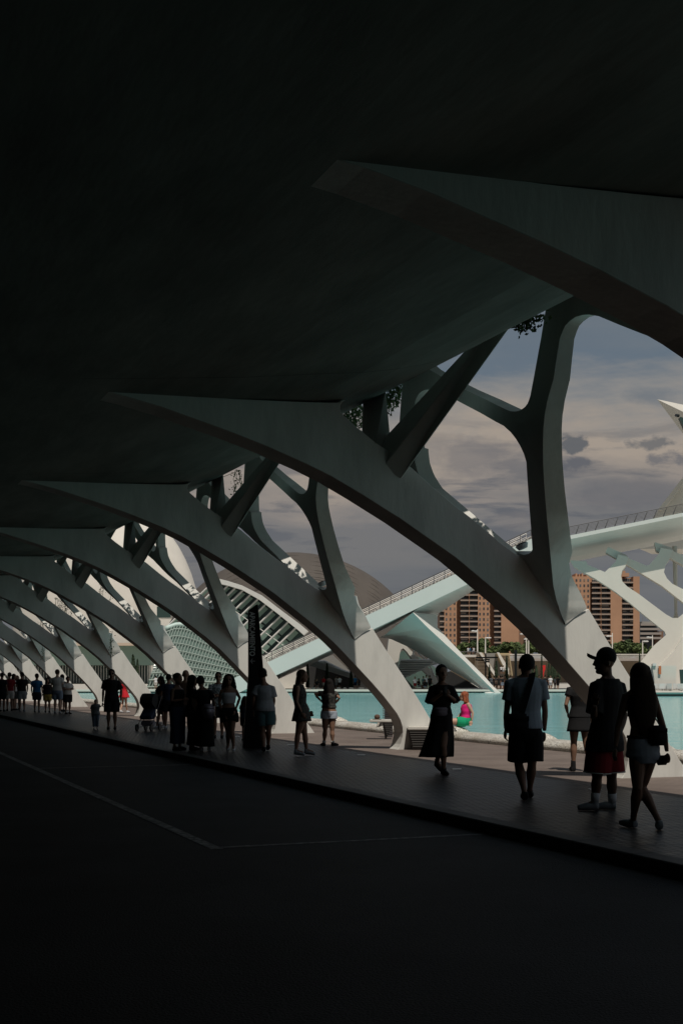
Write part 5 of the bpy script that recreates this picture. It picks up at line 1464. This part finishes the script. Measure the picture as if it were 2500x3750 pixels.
bagbox('handbag', p.P(p.px(1613, 2606, .24)), .20, .07, .125, R(15), cloth('silver'), "small grey handbag on the front of the woman in the long black dress", 'bag', .015)
bagbox('phone', p.P(p.px(1628, 2532, .34)), .075, .010, .15, R(10), M_BLACK, "phone held up in both hands by the woman in the long black dress", 'phone', .004, False)

# ---- woman partly behind the big arch leg
p = Fig(2120, 2830, 1.70, 185, D=21.9, sex='f', vox=.011)
p.set(ankR=(.10, -.06, .045), kneeR=(.06, -.02, .275), ankL=(-.055, .02, .045), elL=(-.14, -.03, .64), wrL=(-.10, .06, .56))
p.body('tan').top('black', sleeve=.4, z0=.52, loose=.012).skirt('black', .385, .125, .09, z1=.60).hair('long', 'brown', to=.72).shoes('black', high=.05, name='boot')
p.done("woman in a short black skirt and ankle boots half hidden behind the big arch leg")

# ---- seated woman with ginger hair
Ks = 33.4
p = Fig(1704, 2700, 1.66, 262, D=Ks, z=.0, sex='f', build=1.14, vox=.011)
zs = (2648 - HOR); 
p.set(hipR=p.px(1703, 2644, .12), hipL=p.px(1703, 2644, -.10), kneeR=p.px(1638, 2640, .16), kneeL=p.px(1640, 2644, -.12), ankR=p.px(1636, 2702, .16), ankL=p.px(1642, 2703, -.12),
      shR=p.px(1713, 2580, .14), shL=p.px(1702, 2582, -.14), elR=p.px(1730, 2611, .16), wrR=p.px(1727, 2638, .18), elL=p.px(1690, 2610, -.18), wrL=p.px(1672, 2632, -.1), head=p.px(1697, 2550))
p.handopt = {'R': {'curl': .3, 'dir': (-.3, 0, -1)}}
p.body('light').hair('long', 'ginger', to=p.px(1700, 2606)[2], w=1.25).sunglasses()
bm = bmesh.new(); rg = p.torso_rings(.010, .57, .805); p.ring_loft(bm, rg); p.parts.append(obj('pink_top', remesh(bm, .012, 2, 'pink_top'), cloth('pink')))
bm = bmesh.new(); p.ring_loft(bm, p.torso_rings(.014, .44, .60))
for q in 'RL': p.tubeJ(bm, ['hip' + q, p.mid('hip' + q, 'knee' + q, .25), p.mid('hip' + q, 'knee' + q, .5)], [.078, .075, .070], 14)
p.parts.append(obj('green_shorts', remesh(bm, .012, 2, 'green_shorts'), cloth('green')))
p.shoes('white')
p.done("seated woman with long ginger hair, pink top and green shorts on the pool kerb")

# ---- walkers in the middle
MID = 'people strolling under the arcade'
p = Fig(1104, 2768, 1.70, 72, sex='f', vox=.010)
p.set(ankR=p.px(1084, 2748, .14), kneeR=p.px(1090, 2690, .10), ankL=p.px(1122, 2746, -.10), kneeL=p.px(1116, 2690, -.08), hipR=p.px(1103, 2638, .08), hipL=p.px(1105, 2638, -.08), shR=p.px(1090, 2520, .14), shL=p.px(1098, 2520, -.14),
      elR=p.px(1086, 2570, .19), wrR=p.px(1104, 2608, .20), elL=p.px(1116, 2575, -.2), wrL=p.px(1132, 2602, -.16), head=p.px(1108, 2476))
p.body('tan').top('pattern', sleeve=0, z0=.52, loose=.014, name='romper_top').skirt('pattern', .40, .135, .115, z1=.60, name='romper_skirt').hair('long', 'brown', to=.70, w=1.1).shoes('grey')
p.done("woman in a dark patterned romper with long wavy hair, walking right")
p = Fig(1204, 2732, 1.50, 184, sex='f', build=1.12, vox=.010)
p.set(elR=p.px(1243, 2557, .10), wrR=p.px(1222, 2580, -.06), elL=p.px(1150, 2540, .10), wrL=p.px(1180, 2572, -.06), ankR=p.px(1218, 2722), ankL=p.px(1186, 2722), kneeR=p.px(1216, 2676), kneeL=p.px(1190, 2676))
p.toe = {'R': (.06, .04, -.028), 'L': (-.03, .07, -.028)}
p.body('tan').top('pattern', sleeve=.5, z0=.54, loose=.018, hem=.01).shorts('paledenim', ln=.35, loose=.014, z1=.56, flare=.01).hair('long', 'black', to=.72, w=1.3).shoes('black').socks('offwhite', .05)
p.done("woman in pale denim shorts standing with hands on hips beside the pool")
p = Fig(970, 2753, 1.74, 186, build=1.02, vox=.010)
p.set(ankR=p.px(982, 2730, -.16), kneeR=p.px(984, 2676), ankL=p.px(966, 2738, .08), kneeL=p.px(962, 2682), shR=p.px(994, 2520), shL=p.px(944, 2520), elR=p.px(1003, 2566), wrR=p.px(996, 2606, -.05), head=p.px(961, 2470))
p.body('tan').top('grey', sleeve=.75, z0=.48, loose=.024, hem=.014, name='t_shirt').shorts('teal', ln=.72, loose=.020, flare=.012).hair('short', 'black').shoes('black')
p.done("man in a loose grey tee and teal shorts just right of the parking sign")
p = Fig(838, 2752, 1.60, 2, sex='f', build=1.02, vox=.010)
p.set(elR=p.px(803, 2574), wrR=p.px(822, 2618, .1), elL=p.px(878, 2556, .02), wrL=p.px(862, 2600, .1), ankL=p.px(856, 2736, .12), kneeL=p.px(850, 2680, .1), ankR=p.px(835, 2734), kneeR=p.px(836, 2682))
p.body('tan').top('white', sleeve=0, z0=.60, neck=.79, loose=.010, name='halter_top').shorts('black', ln=.45, loose=.020, flare=.02).hair('long', 'black', to=.72, w=1.5).shoes('white').sunglasses()
p.done("woman in a white halter top and sunglasses facing the camera")
p = Fig(800, 2704, 1.66, 4, vox=.012)
p.set(elR=(.15, .03, .66), wrR=(-.02, .10, .66), elL=(-.15, .03, .66), wrL=(.03, .11, .64))
p.body('tan').top('pattern', sleeve=.6, z0=.48, loose=.018, mat_=mat("floral_print", (.42, .46, .48), rough=.9, col2=(.10, .14, .15), vscale=22, vr=(.45, .55))).shorts('black', ln=.85, loose=.02).hair('short', 'black').shoes('black').sunglasses()
p.done("man in a floral shirt and sunglasses with folded arms")
p = Fig(752, 2750, 1.60, 176, sex='f', build=1.05, vox=.011)
p.set(head=p.px(735, 2496), shR=p.px(768, 2535), shL=p.px(716, 2535))
p.body('tan').top('black', sleeve=.6, z0=.50, loose=.014).skirt('black', .06, .125, .10, z1=.60, name='long_skirt').hair('bun', 'black').shoes('white')
p.done("woman in a long black skirt carrying a shiny backpack, seen from behind")
b_ = bagbox('backpack', p.P(p.px(763, 2605, .20)), .26, .14, .30, R(-4), mat("metallic_fabric", (.30, .27, .32), rough=.35, metal=.4), "shiny silver backpack on the woman in the long black skirt", 'backpack', .05)
p = Fig(704, 2748, 1.58, 110, sex='f', vox=.011)
p.body('tan').top('black', sleeve=.5, z0=.50, loose=.014).shorts('black', ln=1.9, loose=.014, flare=.02, name='wide_trousers').hair('long', 'black', to=.78).shoes('black')
p.done("woman in black top and wide black trousers in the middle group")
p = Fig(680, 2702, 1.72, 178, build=1.08, vox=.012)
p.body('tan').top('brown', sleeve=.6, z0=.48, loose=.018).shorts('black', ln=.85, loose=.02).shoes('black')
p.done("bald man standing behind the women of the middle group")
p = Fig(650, 2748, 1.62, 60, sex='f', build=1.1, vox=.011)
p.set(elR=(.12, .0, .64), wrR=(.06, .12, .66), elL=(-.12, .0, .64), wrL=(-.04, .12, .66))
p.body('tan').top('black', sleeve=0, z0=.52, neck=.80, loose=.014).shorts('navy', ln=1.8, loose=.020, flare=.02, name='trousers').hair('updo', 'brown').shoes('black')
bm = bmesh.new(); c = p.P(p.hp(0, -.06, .035))
for k in range(6): a = k * 1.05; tube(bm, [c, c + Vector((math.cos(a) * .045, -.01, math.sin(a) * .045))], [.008, .014], 6)
p.parts.append(obj('hair_clip', bm, cloth('orange')))
p.done("woman with a flower hair clip and bare arms at the left of the middle group")
p = Fig(897, 2714, 1.08, 150, sex='f', vox=.012)
p.body('tan', False).top('navy', sleeve=.5, z0=.50, loose=.02).shorts('black', ln=.7, loose=.02).hair('long', 'brown', to=.74, w=1.3).shoes('black')
p.done("small child with long hair just left of the parking sign base")
p = Fig(590, 2668, 1.56, 300, sex='f', build=1.05, vox=.012)
p.set(ankR=p.px(575, 2660), ankL=p.px(602, 2656), kneeR=p.px(582, 2620), kneeL=p.px(598, 2618), elR=(.12, .06, .66), wrR=(.05, .20, .60), elL=(-.12, .06, .66), wrL=(-.04, .2, .60))
p.body('tan').top('black', sleeve=.7, z0=.49, loose=.018).shorts('black', ln=.55, loose=.016).hair('long', 'black', to=.77, w=1.2).shoes('white').sunglasses()
p.done("woman in dark tee pushing the stroller")
p = Fig(618, 2670, 1.62, 175, vox=.014)
p.body('tan', False).top('navy', sleeve=.6, z0=.49, loose=.018).shorts('black', ln=.8, loose=.02).hair('short', 'black').shoes('white')
p.done("person in navy tee behind the woman with the stroller")
p = Fig(410, 2672, 1.76, 5, build=1.08, vox=.010)
p.set(shR=(.112, 0, .80), wrR=p.px(377, 2570, .05), elR=p.px(379, 2530), elL=p.px(445, 2530), wrL=p.px(442, 2566))
p.body('tan').top('black', sleeve=.8, z0=.48, loose=.020, hem=.01).shorts('black', ln=.92, loose=.020, flare=.012).hair('short', 'black').shoes('black').sunglasses()
p.done("man in black tee and shorts holding a toddler's hand")
p = Fig(351, 2670, .90, 10, vox=.010, build=1.15)
p.set(head=(0, .01, .90), wrL=p.px(374, 2584), elL=p.px(365, 2590))
p.body('light').top('grey', sleeve=.9, z0=.48, loose=.03, hem=.02).shorts('denim', ln=1.85, loose=.02, name='jeans').hair('short', 'brown').shoes('white')
p.done("toddler in a grey tee reaching up to the man's hand")
p = Fig(455, 2612, 1.62, 150, D=57.5, sex='f', vox=.014)
p.set(ankL=(-.03, -.12, .06), ankR=(.04, .08, .045))
p.body('light', False).top('red', sleeve=.3, z0=.52, loose=.012).skirt('red', .40, .17, .12, z1=.60, folds=6).hair('long', 'brown', to=.75).shoes('white')
p.done("woman in a bright red flared skirt and white shoes in the sun")

# ---- group at the far left
LG = 'people standing at the left end of the arcade'
def simple(x, foot, head, yaw, sex, skin, top, bottom, hair, label, ln=.8, group=None, D=None, z=0.0, vox=.016, shoe='black', bk='shorts', hk='short', sleeve=.6, J=None, to=.75, build=1.05):
    D_ = D or F_PX * (EYE - z) / (foot - HOR); h = (foot - head) * D_ / F_PX
    p = Fig(x, foot, h, yaw, D=D, z=z, sex=sex, vox=vox, build=build)
    if J: p.set(**J)
    p.body(skin, False).top(top, sleeve=sleeve, z0=.49, loose=.018)
    if bk == 'skirt': p.skirt(bottom, ln, .13, .10)
    else: p.shorts(bottom, ln=ln, loose=.018)
    if hair: p.hair(hk, hair, to=to)
    p.shoes(shoe); return p.done(label, group)
simple(8, 2606, 2464, 170, 'm', 'tan', 'black', 'black', 'black', "person in black cut by the left picture edge")
simple(36, 2604, 2463, 200, 'm', 'tan', 'darkred', 'offwhite', 'black', "man in a dark red tee near the left picture edge")
simple(52, 2601, 2468, 90, 'f', 'tan', 'offwhite', 'black', 'black', "person in off white top behind the man in dark red", hk='long')
simple(64, 2600, 2474, 30, 'f', 'tan', 'black', 'navy', 'brown', "woman in dark clothes between the red and the black tees at far left", hk='long')
simple(82, 2606, 2462, 205, 'm', 'tan', 'black', 'grey', 'black', "man in black tee and grey shorts at far left", shoe='grey', J={'wrL': (-.02, .12, .62), 'elL': (-.14, .02, .64)})
simple(136, 2608, 2467, 182, 'm', 'tan', 'blue', 'navy', 'black', "man in a bright blue tee and navy shorts", shoe='grey')
simple(175, 2609, 2483, 10, 'f', 'tan', 'black', 'yellow', 'black', "woman in black top and mustard shorts beside the man in blue", hk='curly', ln=.7, build=1.2)
simple(211, 2613, 2452, 176, 'm', 'light', 'offwhite', 'denim', 'brown', "tall man in white tee and denim shorts seen from behind", shoe='grey', build=1.12)
simple(229, 2606, 2470, 150, 'f', 'tan', 'black', 'black', 'black', "person hidden behind the tall man in white", hk='long')
simple(249, 2615, 2478, 40, 'm', 'tan', 'offwhite', 'black', 'black', "shorter man in white tee and black shorts, arms folded", J={'elR': (.15, .03, .66), 'wrR': (0, .12, .68), 'elL': (-.15, .03, .66), 'wrL': (.02, .13, .66)}, build=1.15)
# ================================================================ stroller, parking sign, benches, kerb seats
# stroller
c = base_at(546, 38.4, 0); T = Matrix.Translation(c) @ Matrix.Rotation(R(165), 4, 'Z')
V = lambda x, y, z: T @ Vector((x, y, z))
ps = []
bm = bmesh.new()
prof_ = [(-.05, .62), (-.20, .78), (-.24, .95), (-.12, 1.07), (.05, 1.06), (.20, .95), (.24, .80)]
A = [V(-.19, y, z) for y, z in prof_]; B = [V(.19, y, z) for y, z in prof_]; quadstrip(bm, A, B); face(bm, [bm.verts.new(p_) for p_ in A]); face(bm, [bm.verts.new(p_) for p_ in B]); fix(bm, 1e-4)
ps.append(obj('hood', bm, cloth('black'), smooth=False))
bm = bmesh.new(); hexa(bm, [V(-.18, .28, .32), V(.18, .28, .32), V(.18, -.05, .34), V(-.18, -.05, .34), V(-.17, .30, .42), V(.17, .30, .42), V(.18, -.22, .82), V(-.18, -.22, .82)]); fix(bm); bmesh.ops.bevel(bm, geom=bm.edges[:], offset=.03, segments=2, affect='EDGES'); ps.append(obj('seat', bm, cloth('navy')))
bm = bmesh.new(); box(bm, -.17, .17, -.12, .20, .14, .30, M=T); fix(bm, 1e-5); bmesh.ops.bevel(bm, geom=bm.edges[:], offset=.03, segments=2, affect='EDGES'); ps.append(obj('basket', bm, cloth('silver')))
bm = bmesh.new()
for sx in (-.21, .21):
    tube(bm, [V(sx, .34, .10), V(sx, .0, .45), V(sx, -.30, .82), V(sx, -.42, .98)], .012, 6); tube(bm, [V(sx, -.28, .10), V(sx, .0, .45)], .012, 6); tube(bm, [V(sx, .34, .10), V(sx, -.28, .12)], .010, 6)
tube(bm, [V(-.21, -.42, .98), V(0, -.45, 1.0), V(.21, -.42, .98)], .015, 6); ps.append(obj('frame', bm, M_RAILM))
for sx in (-.22, .22):
    for sy in (.34, -.28):
        bm = bmesh.new(); bmesh.ops.create_cone(bm, cap_ends=True, segments=18, radius1=.10, radius2=.10, depth=.045, matrix=T @ Matrix.Translation((sx, sy, .10)) @ Matrix.Rotation(R(90), 4, 'Y')); ps.append(obj('wheel', bm, M_BLACK))
root_of(ps, 'stroller', c, "dark folding baby stroller with a rounded hood left of the middle group", 'stroller')

# parking sign: tapered black column with vertical lettering
Dp = 29.0
sg = Dp / F_PX
A = [px(x, y, Dp) for x, y in [(910, 2235), (938, 2214), (945, 2214), (966, 2470), (972, 2712), (889, 2712), (910, 2470)]]
for q in A[4:6]: q.z = 0
bm = bmesh.new(); prism(bm, A, [p_ + Vector((-.02, .14, 0)) for p_ in A]); fix(bm, 1e-5)
bmesh.ops.bevel(bm, geom=[e for e in bm.edges if len(e.link_faces) == 2 and e.calc_face_angle(0) > R(20)], offset=.006, segments=1, affect='EDGES')
M_SIGNBK = mat("sign_black", (.010, .011, .012), rough=.35)
s1 = obj('column', bm, M_SIGNBK)
M_LETTER = mat("sign_letters", (.80, .84, .86), rough=.5)
def text_mesh(txt, size, mat_, name, extrude=.004, M=None, bold=0.0):
    cu = bpy.data.curves.new(name, 'FONT'); cu.body = txt; cu.size = size; cu.extrude = extrude; cu.align_x = 'LEFT'; cu.offset = bold
    o_ = bpy.data.objects.new(name, cu); COL.objects.link(o_); dg = bpy.context.evaluated_depsgraph_get(); dg.update()
    me = bpy.data.meshes.new_from_object(o_.evaluated_get(dg)); bpy.data.objects.remove(o_); bpy.data.curves.remove(cu)
    if M is not None: me.transform(M)
    return obj(name, me, mat_)
# letters run downwards: text x axis -> -z, text y axis -> +x
tgt0, tgt1 = px(914, 2240, Dp - .01), px(934, 2402, Dp - .01)
me_o = text_mesh("APARCAMIENTO", 1.0, M_LETTER, 'lettering', extrude=.01, bold=.022)
xs_ = [v.co.x for v in me_o.data.vertices]; ys_ = [v.co.y for v in me_o.data.vertices]
x0, x1, y0, y1 = min(xs_), max(xs_), min(ys_), max(ys_)
Lz = tgt0.z - tgt1.z; Wx = (934 - 914) * sg
for v in me_o.data.vertices:
    u = (v.co.x - x0) / (x1 - x0); w_ = (v.co.y - y0) / (y1 - y0)
    v.co = Vector((tgt0.x + w_ * Wx, Dp - .003 + v.co.z * .3, tgt0.z - u * Lz))
bm = bmesh.new()
c0 = px(924, 2421, Dp - .004)
for a, b_ in (((918, 2421), (934, 2421)), ((918, 2421), (925, 2412)), ((918, 2421), (925, 2430))):
    p0, p1 = px(*a, Dp - .004), px(*b_, Dp - .004); tube(bm, [p0, p1], .0055, 4)
fix(bm); s3 = obj('arrow', bm, M_LETTER)
root_of([s1, me_o, s3], 'parking_sign', base_at(930, Dp, 0), "tall tapered black parking sign column with vertical white lettering and an arrow", 'sign')

# kerb seats, mosaic, with dark slats
M_SLAT = mat("dark_slats", (.035, .03, .028), rough=.6)
M_MOS2 = M_MOSAIC
SEATL = ["mosaic kerb seat just right of the man with the shoulder bag", "mosaic kerb seat carrying the ginger haired woman", "mosaic kerb seat hidden behind the arch foot in the middle", "mosaic kerb seat behind the woman with hands on hips", "mosaic kerb seat left of the romper woman", "mosaic kerb seat far along the pool at left", "mosaic kerb seat at the right picture edge"]
for k, m in enumerate((3.65, 4.147, 4.65, 5.12, 5.62, 6.1, 3.14)):
    c = W(15.60, -EYE + .16, m); ax = ARC; T = Matrix.Translation(c)
    bm = bmesh.new(); rings = []
    L_ = .95
    for i in range(15):
        t = i / 14.0; s_ = (t - .42) * .72
        hh = .21 * (1 - ((t - .30) / .72) ** 2) if t > .3 else .21 * (1 - ((.3 - t) / .42) ** 2 * .8)
        hh = max(.015, hh); wd = .22 * max(.12, 1 - abs(t - .35) ** 1.8 * 2.0)
        ctr = c - Vector((1, 0, 0)) * 0 + Vector((s_, .10 * s_, 0))
        rings.append([bm.verts.new(ctr + Vector((0, math.cos(a) * wd, max(0, math.sin(a)) * hh - .03))) for a in [math.pi * j / 10 for j in range(11)]])
    for i in range(14):
        for j in range(10): face(bm, [rings[i][j], rings[i + 1][j], rings[i + 1][j + 1], rings[i][j + 1]])
        face(bm, [rings[i][0], rings[i + 1][0], rings[i + 1][-1], rings[i][-1]])
    face(bm, rings[0]); face(bm, rings[-1][::-1]); fix(bm, 1e-4)
    a = obj('shell', bm, M_MOS2, smooth=True)
    bm = bmesh.new()
    for j in range(5):
        z_ = .02 + j * .031; box(bm, -.27 + .015 * j, .03 - .02 * j, -.235 + .02 * j, -.14, z_, z_ + .016, M=T)
    fix(bm, 1e-5); b_ = obj('slats', bm, M_SLAT)
    root_of([a, b_], 'kerb_seat', c, SEATL[k], 'seat', 'mosaic seats along the pool kerb')

# benches at the foot of the third arch
M_STONE = mat("bench_stone", (.62, .60, .55), rough=.6, var=.2, vscale=4)
def bench(c, L_, wdt, label, k0=.10, k1=.62):
    rz = 0.0
    T = Matrix.Translation(c) @ Matrix.Rotation(rz, 4, 'Z'); ps = []
    bm = bmesh.new(); hexa(bm, [T @ Vector(v) for v in ((0, -wdt / 2, .42), (L_, -wdt / 2, .42), (L_, wdt / 2, .42), (0, wdt / 2, .42), (0, -wdt / 2, .49), (L_, -wdt / 2, .49), (L_, wdt / 2, .49), (0, wdt / 2, .49))]); fix(bm)
    bmesh.ops.bevel(bm, geom=bm.edges[:], offset=.02, segments=2, affect='EDGES'); ps.append(obj('seat', bm, M_STONE))
    bm = bmesh.new(); hexa(bm, [T @ Vector(v) for v in ((k0, -wdt * .22, 0), (L_ * k1, -wdt * .22, 0), (L_ * k1, wdt * .22, 0), (k0, wdt * .22, 0), (k0 - .10, -wdt * .42, .42), (L_ * (k1 + .38), -wdt * .42, .42), (L_ * (k1 + .38), wdt * .42, .42), (k0 - .10, wdt * .42, .42))]); fix(bm)
    ps.append(obj('base', bm, M_SLAT))
    bm = bmesh.new()
    for j in range(7):
        z_ = .07 + j * .05; g = k0 - .10 + .10 * (1 - z_ / .42); box(bm, g + .03, L_ * k1 + (L_ * .38) * z_ / .42, -wdt * (.22 + .2 * z_ / .42) - .03, -wdt * (.22 + .2 * z_ / .42) + .02, z_, z_ + .02, M=T)
    fix(bm, 1e-5); ps.append(obj('slats', bm, mat('bench_slats', (.07, .065, .06), rough=.7)))
    return root_of(ps, 'stone_bench', c, label, 'bench', 'pale slatted stone benches by the arch feet')
q = px(1492, 2748, 28.15); bench(Vector((q.x, q.y + .25, 0)), .72, .50, "pale bench with dark slatted base between the arch foot and the black dress")
q = px(1352, 2700, 33.2); bench(Vector((q.x, q.y, 0)), .62, .5, "pale cantilevered bench left of the third arch's foot, with a hat on it", .42, .62)
q = px(1380, 2652, 33.1)
bm = bmesh.new(); bmesh.ops.create_uvsphere(bm, u_segments=14, v_segments=8, radius=.075, matrix=Matrix.Translation((q.x, q.y, .555)) @ Matrix.Diagonal((1, 1, .85, 1)))
for v in bm.verts: v.co += Vector((random.uniform(-.006, .006), random.uniform(-.006, .006), random.uniform(-.006, .006)))
b1 = obj('crown', bm, cloth('brown'), smooth=True); bm = bmesh.new(); bmesh.ops.create_cone(bm, cap_ends=True, segments=20, radius1=.11, radius2=.10, depth=.012, matrix=Matrix.Translation((q.x, q.y, .50))); b2 = obj('brim', bm, cloth('brown'))
root_of([b1, b2], 'straw_hat', Vector((q.x, q.y, .49)), "brown woven hat lying on the cantilevered bench", 'hat')
q = px(1422, 2700, 33.6)
bm = bmesh.new()
for j in range(18): box(bm, q.x - .13, q.x + .13, q.y + .5, q.y + .56, .10 + j * .045, .12 + j * .045)
box(bm, q.x - .08, q.x + .12, q.y + .52, q.y + .60, 0, .92); fix(bm, 1e-5); tag(obj('slatted_bin', bm, M_RAILM), "dark slatted litter bin standing behind the cantilevered bench", 'bin')

# ================================================================ people on the far shore
FAR = 'small figures on the far shore'
farp = {}
def far_person(x, foot, D, yaw, top, bottom, label, seated=False, z=None, sex='m', skin='tan', h=1.7, group=FAR):
    key = (sex, seated, yaw // 60)
    if key not in farp:
        p = Fig(1250, 2600, 1.7, yaw, D=30, sex=sex, vox=.03, build=1.1)
        if seated: p.set(hipR=(.05, 0, .28), hipL=(-.05, 0, .28), kneeR=(.055, .24, .29), kneeL=(-.055, .24, .29), ankR=(.055, .25, .045), ankL=(-.055, .25, .045), shR=(.11, .0, .585), shL=(-.11, 0, .585), elR=(.13, .05, .43), elL=(-.13, .05, .43), wrR=(.07, .18, .34), wrL=(-.07, .18, .34), head=(0, .02, .715))
        p.body('tan', False); 
        bm = bmesh.new(); p.ring_loft(bm, p.torso_rings(.016, .52, .825)); 
        for q in 'RL': p.tubeJ(bm, ['sh' + q, p.mid('sh' + q, 'el' + q, .7)], [.042, .044], 8)
        p.parts.append(obj('shirt', remesh(bm, .03, 1, 'shirt'), cloth('white')))
        bm = bmesh.new(); p.ring_loft(bm, p.torso_rings(.014, .44, .57))
        for q in 'RL': p.tubeJ(bm, ['hip' + q, p.mid('hip' + q, 'knee' + q, .8)], [.066, .06], 8)
        p.parts.append(obj('shorts', remesh(bm, .03, 1, 'shorts'), cloth('black')))
        p.hair('short', 'black'); me = [(q_.name.split('.')[0], q_.data) for q_ in p.parts]
        for q_ in list(p.parts): q_.data.transform(Matrix.Translation(-p.pos)); bpy.data.objects.remove(q_)
        farp[key] = me
    b0 = base_at(x, D, DECKZ if z is None else z)
    e = empty('person', b0, label, 'person', group); e.scale = (h / 1.7,) * 3
    for nm, me in farp[key]:
        o_ = bpy.data.objects.new(nm, me); COL.objects.link(o_); o_.parent = e
        m_ = {'shirt': cloth(top), 'shorts': cloth(bottom), 'hair': HAIRM['black'], 'body': SKIN[skin]}[nm]
        if not len(me.materials): me.materials.append(m_)
        o_.material_slots[0].link = 'OBJECT'; o_.material_slots[0].material = m_
for a in [
    (1519, 156, 0, 'white', 'darkred', "figure in white tee with dark red shorts left of the black dressed woman", False), (1532, 157, 60, 'black', 'grey', "seated figure in black leaning back, next to the one in white tee", True),
    (1549, 156, 120, 'teal', 'black', "figure in teal top standing under the slatted awning", False), (1560, 156, 200, 'white', 'navy', "figure in white top and navy shorts under the awning", False), (1573, 156, 180, 'black', 'black', "figure in all black at the right end of the awning", False),
    (1555, 155.5, 180, 'black', 'denim', "seated figure in black in front of the awning group", True),
    (1185, 162, 0, 'red', 'offwhite', "figure in a red top behind the hands-on-hips woman's left side", False), (1243, 160, 180, 'white', 'black', "figure in a white singlet right of the hands-on-hips woman", False), (1230, 166, 60, 'offwhite', 'grey', "pale dressed figure in the hall entrance", False),
    (1300, 162, 180, 'blue', 'navy', "figure in bright blue tee by the stubby cypress", False), (1309, 163, 0, 'orange', 'grey', "figure in orange right of the one in bright blue", False), (1314, 158, 60, 'black', 'black', "dark figure where the arch leg crosses the far shore", False),
    (1160, 156, 0, 'black', 'navy', "dark seated figure left of the hands-on-hips woman", True),
    (1786, 160, 180, 'black', 'grey', "figure in black right at the pier foot", False), (1797, 162, 0, 'white', 'denim', "figure in white by the pier foot", False), (1808, 158, 120, 'black', 'black', "figure in black beside the one in white near the pier", False), (1817, 163, 200, 'grey', 'navy', "figure in grey under the bushy cypress", False),
    (1825, 157, 0, 'black', 'black', "woman like figure in dark clothes in the middle of the pier group", False), (1831, 161, 60, 'navy', 'paledenim', "figure in navy with pale shorts in the pier group", False), (1838, 158, 180, 'black', 'denim', "figure in black with denim shorts in the pier group", False), (1846, 160, 0, 'brown', 'black', "figure in brown at the right of the pier group", False),
    (1868, 160, 180, 'white', 'black', "figure in white left of the banner column", False), (1880, 162, 0, 'lightblue', 'navy', "figure in pale blue touching the banner column", False),
    (1972, 160, 0, 'white', 'black', "figure in white under the red sculpture", False), (1983, 161, 60, 'orange', 'brown', "figure in orange top under the red sculpture", False), (1994, 158, 180, 'black', 'black', "figure in black just right of the red sculpture", False),
    (2006, 162, 180, 'black', 'navy', "figure in dark clothes with a pale neighbour, left of the arch rib", False), (2014, 158, 0, 'white', 'grey', "figure in a white shirt nearest the arch rib", False), (2041, 160, 180, 'black', 'black', "figure in black walking under the arch rib", False), (2030, 163, 60, 'grey', 'black', "figure in grey under the arch rib", False),
    (2366, 157, 60, 'black', 'black', "seated cafe guest in black beside the folded parasol", True), (2372, 160, 0, 'offwhite', 'grey', "seated cafe guest in off white", True), (2423, 160, 0, 'lightblue', 'navy', "cafe guest in patterned pale blue shirt standing with spread arms", False), (2408, 156, 120, 'brown', 'black', "seated cafe guest in brown", True),
    (2440, 157, 0, 'brown', 'black', "seated cafe guest in front of the orange poster's right side", True), (2460, 160, 180, 'white', 'denim', "cafe guest in white shirt with a dark backpack", False), (2464, 156, 180, 'navy', 'black', "seated guest in front of the one in white shirt", True), (2482, 159, 60, 'black', 'black', "standing guest in black near the right picture edge", False), (2490, 156.5, 0, 'navy', 'black', "standing guest in navy at the right picture edge", False), (2398, 157, 180, 'black', 'grey', "seated guest in black left of the orange poster", True),
    (571, 168, 180, 'white', 'offwhite', "figure in white before the woven glass pavilion", False)]:
    far_person(a[0], 0, a[1], a[2], a[3], a[4], a[5], seated=a[6], h=1.6 + (a[0] % 7) * .03)
for x, t, b_, lb in ((1834, 'white', 'black', "figure in white on the stair ramp"), (1842, 'offwhite', 'grey', "second pale figure on the stair ramp")):
    far_person(x, 0, 252, 180, t, b_, lb, z=px(1834, 2470, 252).z)
for k, (x, t, b_, lb) in enumerate(((1713, 'white', 'grey', "leftmost figure on the stair terrace, in white"), (1720, 'blue', 'navy', "figure in blue on the stair terrace"), (1728, 'black', 'denim', "figure in black on the stair terrace"), (1733, 'white', 'grey', "rightmost figure on the stair terrace, in white"))):
    far_person(x, 0, 264, (k % 3) * 60, t, b_, lb, z=px(1713, 2398, 264).z, h=1.6)
